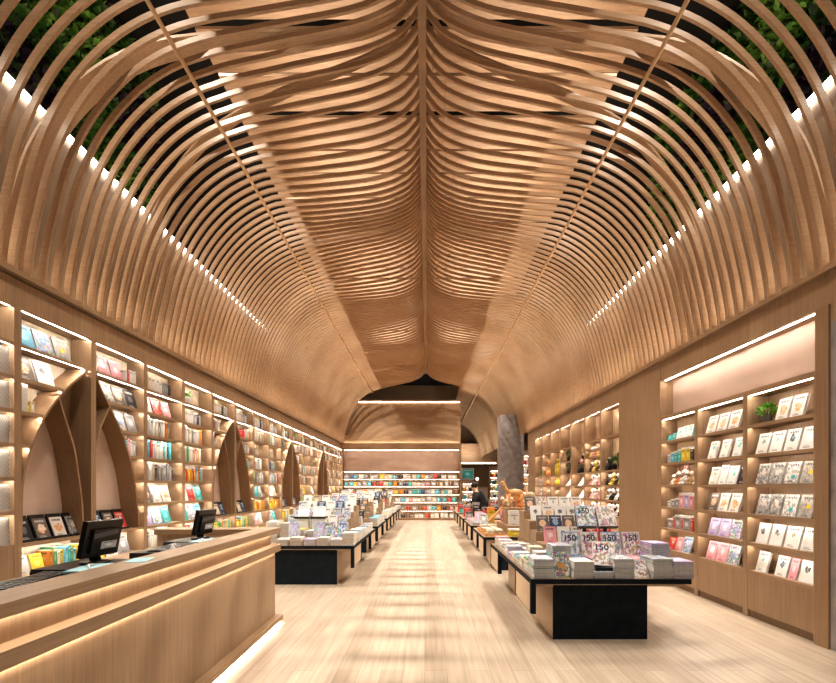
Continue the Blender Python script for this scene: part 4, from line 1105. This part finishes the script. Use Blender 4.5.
# ---- third right-hand table: magazines in slanted rack, wooden slide toy
for q in range(6):
    y_ = 10.92+q*.3
    stack('magazine', 1.24, y_, TZ, .2, .25, 3, .025, ('grey' if q < 4 else 'pink', 'silver', 'lilac'), '%s aisle-edge stack on the third toy-side table' % ORD[q], seed=q+300)
for q in range(4):
    y_ = 11.1+q*.36
    leaning('magazine', 1.46, y_, TZ, .22, .3, .03, ['mono', 'lilac', 'mono', 'pink'][q], '%s along the third toy-side table' % ORD[q], tilt=.5)
# wooden ferris-wheel / slide toy
t = thing('wooden_slide_toy', (2.0, 11.5, TZ), 'orange wooden climbing-frame toy with slide on the third table', 'wooden toy')
b = MB()
for sx in (0, .34):
    for sy in (0, .3): b.box(2.0+sx-.02, 2.0+sx+.02, 11.4+sy-.02, 11.4+sy+.02, TZ, TZ+.72)
b.build('frame', 'toy_wood', t)
for k_ in range(3): bx('deck', 'toy_wood', (1.98, 2.36, 11.38, 11.72, TZ+.18+k_*.2, TZ+.2+k_*.2), t)
b = MB(); b.prism([(1.56, TZ), (1.62, TZ), (2.0, TZ+.4), (2.0, TZ+.44)], 11.42, 11.68, 'XZ'); b.build('slide', 'toy_wood', t)
b = MB(); b.lathe([(.12, 0), (.12, .03), (.05, .04), (.05, .16), (.001, .2)], 2.17, 11.55, TZ+.60, n=12); b.build('turret', 'cover_pink', t)
for q, (x, y_, hh, cc) in enumerate(((2.55, 11.3, .5, 'orange'), (2.62, 11.6, .6, 'tan'), (1.75, 11.95, .4, 'yellow'), (2.3, 12.1, .8, 'tan'), (2.6, 12.2, .7, 'red'))):
    lidbox(x, y_, TZ, .18, .2, hh, ['cover_'+cc, 'cover_orange'], '%s upright toy box, %s on the third toy-side table' % (cw(cc), ORD[q]), 'toy boxes')
# fourth and fifth tables
for i in (3, 4):
    a, c = RT[i]
    for q in range(5):
        x = 1.3+.3*q
        cc = ['red', 'white', 'pink', 'grey', 'teal'][(q+i) % 5]
        lidbox(x, a+.3, TZ, .2, .25, .2+.06*(q % 3), ['cover_'+cc, 'cover_black'], '%s boxed toy, front row, %s toy-side table' % (cw(cc), rn[i]), 'boxed toys on the far tables')
        lidbox(x, a+1.0, TZ, .22, .25, .3+.08*((q+1) % 3), ['cover_black' if q % 2 else 'cover_red', 'cover_grey'], '%s boxed toy, back row, %s from the aisle, %s toy-side table' % ('black' if q % 2 else 'red', ORD[q], rn[i]), 'boxed toys on the far tables')

# ------------------------------------------------------------------ print into objects
def emit_print(kind, items, group):
    for it in items:
        px_, py_ = it['x'], it['y']; it['score'] = (F/py_)**2*(it['w']*it['d']*(.35 if it['flat'] else 1)+.002)
    items.sort(key=lambda i: -i['score'])
    for idx, it in enumerate(items[:300]):
        b = MB(); w, d, th = it['w'], it['d'], it['th']; big = it['y'] < 6
        slots = ['cover_'+it['col'], 'paper']
        if it['flat']:
            b.box(-w/2, w/2, -d/2, d/2, 0, th*.1, mats=(0,)*6); b.box(-w/2, w/2, -d/2, d/2, th*.88, th*.98, mats=(0,)*6)
            b.box(-w/2-.0005, -w/2+.004, -d/2, d/2, th*.1, th*.9)
            pb = MB(); pb.box(-w/2+.004, w/2-.004, -d/2+.006, d/2-.004, th*.1, th*.9)
        else:
            b.box(-w/2, w/2, 0, th*.12, 0, d); b.box(-w/2, w/2, th*.88, th, 0, d); b.box(-w/2-.0005, -w/2+.004, th*.12, th*.88, 0, d)
            pb = MB(); pb.box(-w/2+.004, w/2-.002, th*.12, th*.88, .002, d-.002)
        if not big:
            n0 = len(b.v); 
            for f, mm, u_, sm in zip(pb.f, pb.m, pb.uv, pb.sm): b.f.append(tuple(n0+a for a in f)); b.m.append(1); b.uv.append(u_); b.sm.append(False)
            b.v += pb.v
        o = b.build(kind, slots if not big else slots[:1], origin=(0, 0, 0)); o.matrix_world = it['T']; WL[o.name] = Vector((0, 0, 0))
        tag(o, it['label'], kind, group)
        if big: pb.build('page_block', 'paper', o, origin=(0, 0, 0))
        if it.get('num'):
            cu = bpy.data.curves.new('cover_number', 'FONT'); cu.body = it['num']; cu.offset = .0025; cu.size = .10; cu.align_x = 'LEFT'; cu.extrude = .0004
            tmp = bpy.data.objects.new('cover_number', cu); me = bpy.data.meshes.new_from_object(tmp); bpy.data.objects.remove(tmp)
            me.materials.clear(); me.materials.append(M['cover_navy_plain'])
            nob = bpy.data.objects.new('cover_number', me); C.objects.link(nob); nob.parent = o
            nob.location = (-w/2+.018, -.0009, d-.105); nob.rotation_euler = (PI/2, 0, 0)
    rest = items[300:]
    if rest:
        cols = sorted({i['col'] for i in rest}); slot = {c: k for k, c in enumerate(cols)}; P = len(cols)
        b = MB()
        for it in rest:
            w, d, th = it['w'], it['d'], it['th']; s_ = slot[it['col']]
            if it['flat']: b.box(-w/2, w/2, -d/2, d/2, 0, th, mats=(P, P, P, s_, s_, s_), T=it['T'])
            else: b.box(-w/2, w/2, 0, th, 0, d, mats=(s_, P, s_, s_, P, P), T=it['T'])
        o = b.build(kind, ['cover_'+c for c in cols]+['paper'])
        tag(o, 'mass of smaller %ss stacked on the farther display tables' % kind, kind, None, 'stuff')
plain('cover_navy_plain', (.03, .05, .12), .5)
emit_print('magazine', PRINT['magazine'], 'magazines on the toy-side tables')
emit_print('paperback', PRINT['paperback'], 'paperbacks on the counter-side tables')
BOOKS.sort(key=lambda i: -i['score'])
for bk in BOOKS[:300]:
    T = bk_matrix(bk); b = MB(); big = bk['score'] > 420 and bk['kind'] == 'face'
    if big:
        w, h, t_ = bk['w'], bk['h'], bk['t']
        b.box(-w/2, w/2, 0, t_*.14, 0, h); b.box(-w/2, w/2, t_*.88, t_, 0, h); b.box(-w/2-.0005, -w/2+.003, t_*.14, t_*.88, 0, h)
        o = b.build('book', ['cover_'+bk['col']], origin=(0, 0, 0))
        pb = MB(); pb.box(-w/2+.003, w/2-.003, t_*.14, t_*.88, .003, h-.003)
    else:
        book_boxes(b, bk, None); o = b.build('book', ['cover_'+bk['col'], 'paper'], origin=(0, 0, 0))
    o.matrix_world = T; WL[o.name] = Vector((0, 0, 0))
    if big: pb.build('page_block', 'paper', o, origin=(0, 0, 0))
    tag(o, bk['label'], 'book', 'books on the wall shelves')
rest = BOOKS[300:]
cols = sorted({i['col'] for i in rest}); slot = {c: k for k, c in enumerate(cols)}
b = MB()
for bk in rest: book_boxes(b, bk, bk_matrix(bk), (slot[bk['col']], len(cols)))
tag(b.build('book', ['cover_'+c for c in cols]+['paper']), 'rows of small books on the far bays and back wall shelves', 'book', None, 'stuff')

# ------------------------------------------------------------------ beyond the back wall, right
struct(bx('column_2', 'concrete', (3.12, 4.10, 18.4, 19.3, 0, 4.66)))
struct(bx('trim_10', 'ceiling_oak', (1.70, 9.0, 31.6, 31.8, 3.3, 4.75)))
tag(strip('ledge_light', (1.75, 5.0, 31.55, 31.6, 3.3, 3.33), 'led_soft'), 'linear light under the far timber panel beyond the back wall', 'strip light')
def far_case(x0, x1, y, ztop, label, sign=None):
    t = thing('bookcase', ((x0+x1)/2, y, 0), label, 'bookcase', 'far bookcases')
    bx('side_panel', 'oak_Z', (x0, x0+.04, y, y+.35, 0, ztop), t); bx('side_panel', 'oak_Z', (x1-.04, x1, y, y+.35, 0, ztop), t)
    bx('back_panel', 'pale_oak_Z', (x0+.04, x1-.04, y+.32, y+.35, 0, ztop), t)
    n_ = int((ztop-.2)/.42)
    for q in range(n_+1):
        z_ = .1+q*.42
        sh = bx('shelf', 'oak_X', (x0+.04, x1-.04, y+.005, y+.32, z_-.03, z_), t)
        if q: bx('light_strip', 'led', (x0+.06, x1-.06, y+.03, y+.045, z_-.034, z_-.0305), sh)
        if q < n_:
            xx = x0+.08; j = 0
            while xx < x1-.2:
                cc = random.Random(int(xx*100)+q).choice(['orange', 'red', 'white', 'yellow', 'black', 'cream', 'teal'])
                b = MB(); b.box(xx, xx+.13, y+.1, y+.28, z_, z_+.22, 0); b.box(xx-.002, xx+.132, y+.098, y+.282, z_+.22, z_+.26, 1)
                tag(b.build('gift_box', ['cover_'+cc, 'cover_white']), '%s box, %s along the %s shelf up, %s' % (cw(cc), ORD[j], ORD[q], label.split(',')[0].replace('narrow lit ', '')), 'box', 'boxes in the far bookcases')
                xx += .17; j += 1
    bx('plinth', 'dark_oak', (x0+.04, x1-.04, y+.02, y+.32, 0, .07), t)
far_case(1.92, 2.58, 24.0, 2.0, 'narrow lit far case under poster, past the back wall edge')
b = MB(); b.box(1.92, 2.58, 24.05, 24.09, 2.02, 2.62); b.box(1.95, 2.55, 24.045, 24.05, 2.05, 2.59, 1)
tag(b.build('poster', ['white', 'cover_teal_poster' if 'cover_teal_poster' in M else 'cover_teal']), 'teal poster board standing on top of the far case', 'poster')
far_case(3.9, 4.6, 27.0, 2.9, 'narrow lit far case beside column, in front of far wall')
far_case(4.22, 4.9, 20.0, 3.3, 'narrow lit far case beyond column, past the display wall')
t = thing('far_counter', (3.2, 28, 0), 'long pale counter in front of the far timber wall', 'counter')
bx('counter_front', 'cream_paint', (2.75, 3.85, 27.6, 28.2, 0, 1.55), t); bx('counter_top', 'pale_oak_X', (2.7, 3.88, 27.55, 28.25, 1.55, 1.6), t)
lp = thing('globe_lamp', (2.55, 24.6, 0), 'white globe lamp on a thin stem beside the far case', 'lamp')
b = MB(); b.lathe([(.14, 0), (.14, .02), (.015, .04), (.015, 1.95), (.001, 1.95)], 2.7, 23.4, 0); b.build('stem', 'brass', lp)
b = MB(); b.ball((2.7, 23.4, 2.03), .09); b.build('globe', 'globe_glass', lp)

# a shopper in black leaning over the goods beside the far table
def person():
    y = 14.9; x = 2.0
    sk = [(0, 0, .98), (.0, .04, 1.2), (-.05, .0, 1.42), (-.07, -.06, 1.53), (-.08, -.10, 1.64)]
    root = MB()
    P = Vector((px(481, 16.9), 16.9-1.2+.0, 0))
    P = Vector((2.0*1.0, 15.55, 0))
    def A(a, b_, c): return (P.x+a, P.y+b_, c)
    t = thing('person', tuple(P), 'person in black clothes bending over goods between the far toy-side tables', 'person')
    # body as one skinned surface
    V = [A(0, 0, .95), A(-.08, 0, 1.15), A(-.2, 0, 1.36), A(-.26, 0, 1.47), A(-.31, 0, 1.58), A(-.35, 0, 1.68),
         A(-.2, .18, 1.38), A(-.3, .24, 1.14), A(-.46, .2, .98), A(-.2, -.18, 1.38), A(-.3, -.24, 1.14), A(-.46, -.2, .98),
         A(.02, .1, .9), A(-.03, .11, .5), A(.03, .11, .08), A(-.08, .12, .04), A(.02, -.1, .9), A(-.03, -.11, .5), A(.03, -.11, .08), A(-.08, -.12, .04)]
    E = [(0, 1), (1, 2), (2, 3), (3, 4), (4, 5), (2, 6), (6, 7), (7, 8), (2, 9), (9, 10), (10, 11), (0, 12), (12, 13), (13, 14), (14, 15), (0, 16), (16, 17), (17, 18), (18, 19)]
    R = [.15, .145, .15, .065, .09, .085, .07, .05, .035, .07, .05, .035, .1, .07, .045, .04, .1, .07, .045, .04]
    me = bpy.data.meshes.new('body'); me.from_pydata([Vector(v)-P for v in V], E, [])
    o = bpy.data.objects.new('body', me); C.objects.link(o); o.parent = t; me.materials.append(M['skin'])
    md = o.modifiers.new('Skin', 'SKIN'); md.use_smooth_shade = True
    sv = me.skin_vertices[0].data if me.skin_vertices else None
    if sv:
        for k_, r in enumerate(R): sv[k_].radius = (r, r)
        sv[0].use_root = True
    sb = o.modifiers.new('Sub', 'SUBSURF'); sb.levels = 1; sb.render_levels = 1
    b = MB()
    b.tube([A(.0, 0, .86), A(0, 0, 1.0), A(-.08, 0, 1.15), A(-.2, 0, 1.38), A(-.25, 0, 1.45)], [.2, .19, .19, .2, .08], n=14)
    for q in (-1, 1): b.tube([A(-.2, q*.15, 1.4), A(-.3, q*.25, 1.14), A(-.42, q*.21, 1.02)], [.095, .07, .055], n=10)
    b.build('jacket', 'black_cloth', t)
    b = MB()
    for q in (-1, 1): b.tube([A(.01, q*.09, .95), A(-.03, q*.11, .5), A(.02, q*.11, .07)], [.13, .095, .075], n=10)
    b.build('trousers', 'black_cloth', t)
    b = MB(); b.ball(A(-.31, 0, 1.66), (.115, .105, .12)); b.build('hair', 'hair', t)
    for q in (-1, 1):
        b = MB(); b.tube([A(.06, q*.11, .035), A(-.06, q*.115, .035), A(-.17, q*.12, .03)], [.04, .045, .03], n=8); b.build('shoe', 'black_plastic', t)
        b = MB(); hx, hy, hz = A(-.46, q*.2, .98)
        b.ball((hx-.03, hy, hz-.02), (.045, .04, .02))
        for f_ in range(4): b.tube([(hx-.06, hy-.03+f_*.02, hz-.02), (hx-.10, hy-.033+f_*.022, hz-.03), (hx-.125+abs(f_-1.5)*.01, hy-.034+f_*.022, hz-.05)], .008, n=6)
        b.tube([(hx-.03, hy-q*.035, hz-.02), (hx-.07, hy-q*.055, hz-.03)], .009, n=6); b.build('hand', 'skin', t)
person()

# ------------------------------------------------------------------ light
def lamp(kind, name, loc, energy, col, rot=(0, 0, 0), **k):
    l = bpy.data.lights.new(name, kind); l.energy = energy; l.color = col
    for a, v in k.items(): setattr(l, a, v)
    o = bpy.data.objects.new(name, l); C.objects.link(o); o.location = loc; o.rotation_euler = rot; return o
WARM = (1.0, .90, .78)
for k in range(8):
    y = 3.5+k*2.285
    for sg in (-1, 1):
        lamp('SPOT', 'overhead_spot', (sg*3.7, y, 8.6), 560, WARM, (0, sg*math.radians(18), 0), spot_size=math.radians(104), spot_blend=.35, shadow_soft_size=.03)
        lamp('SPOT', 'floor_fill_spot', (-2.66 if sg < 0 else 2.47, y+.5, 6.18), 300, WARM, (0, sg*math.radians(12), 0), spot_size=math.radians(104), spot_blend=.5, shadow_soft_size=.035)  # added fill at rod height for floor and tables
        lamp('AREA', 'panel_fill', (sg*1.5, y+.3, 7.02), 13+5*k, WARM, (PI, 0, 0), shape='RECTANGLE', size=1.6, size_y=1.9)  # added fill above the ribs to brighten the flat panels, not a fixture
for y in (23.5, 27.0, 30.0):
    lamp('AREA', 'far_fill', (3.0, y, 3.45), 70, WARM, (PI, 0, 0), shape='RECTANGLE', size=.3, size_y=2.0)  # added fill floating without a fixture, lifts the half ribs
    lamp('SPOT', 'overhead_spot', (2.47, y, 6.1), 420, WARM, (0, math.radians(10), 0), spot_size=math.radians(120), spot_blend=.8, shadow_soft_size=.12)  # these far spots are added fill too, no fixtures beyond the back wall
# long cove fixtures on the cornice, washing up the vault
for x, sg, y0, y1 in ((-4.30, -1, 2.5, 21.0), (4.13, 1, 2.5, 17.0)):
    lamp('AREA', 'cornice_wash', (x, (y0+y1)/2, CZ+.05), 50, WARM, (PI, sg*math.radians(-8), 0), shape='RECTANGLE', size=.06, size_y=y1-y0)
w = bpy.data.worlds.new('world'); bpy.context.scene.world = w; w.use_nodes = True
bg = w.node_tree.nodes['Background']; bg.inputs[0].default_value = (1.0, .93, .86, 1); bg.inputs[1].default_value = .25

# ------------------------------------------------------------------ camera
cd = bpy.data.cameras.new('camera'); cam = bpy.data.objects.new('camera', cd); C.objects.link(cam)
cam.location = (0, 0, H); cam.rotation_euler = (PI/2, 0, 0)
cd.sensor_fit = 'HORIZONTAL'; cd.sensor_width = 36; cd.lens = F/836*36
cd.shift_x = -(VX-418)/836; cd.shift_y = (VY-341.5)/836
cd.clip_start = .05; cd.clip_end = 200
sc = bpy.context.scene; sc.camera = cam
sc.view_settings.view_transform = 'Standard'; sc.view_settings.look = 'Medium High Contrast'
sc.view_settings.exposure = -0.16
sc.cycles.use_denoising = True
sc.cycles.max_bounces = 7; sc.cycles.diffuse_bounces = 4
sc.cycles.sample_clamp_indirect = 6
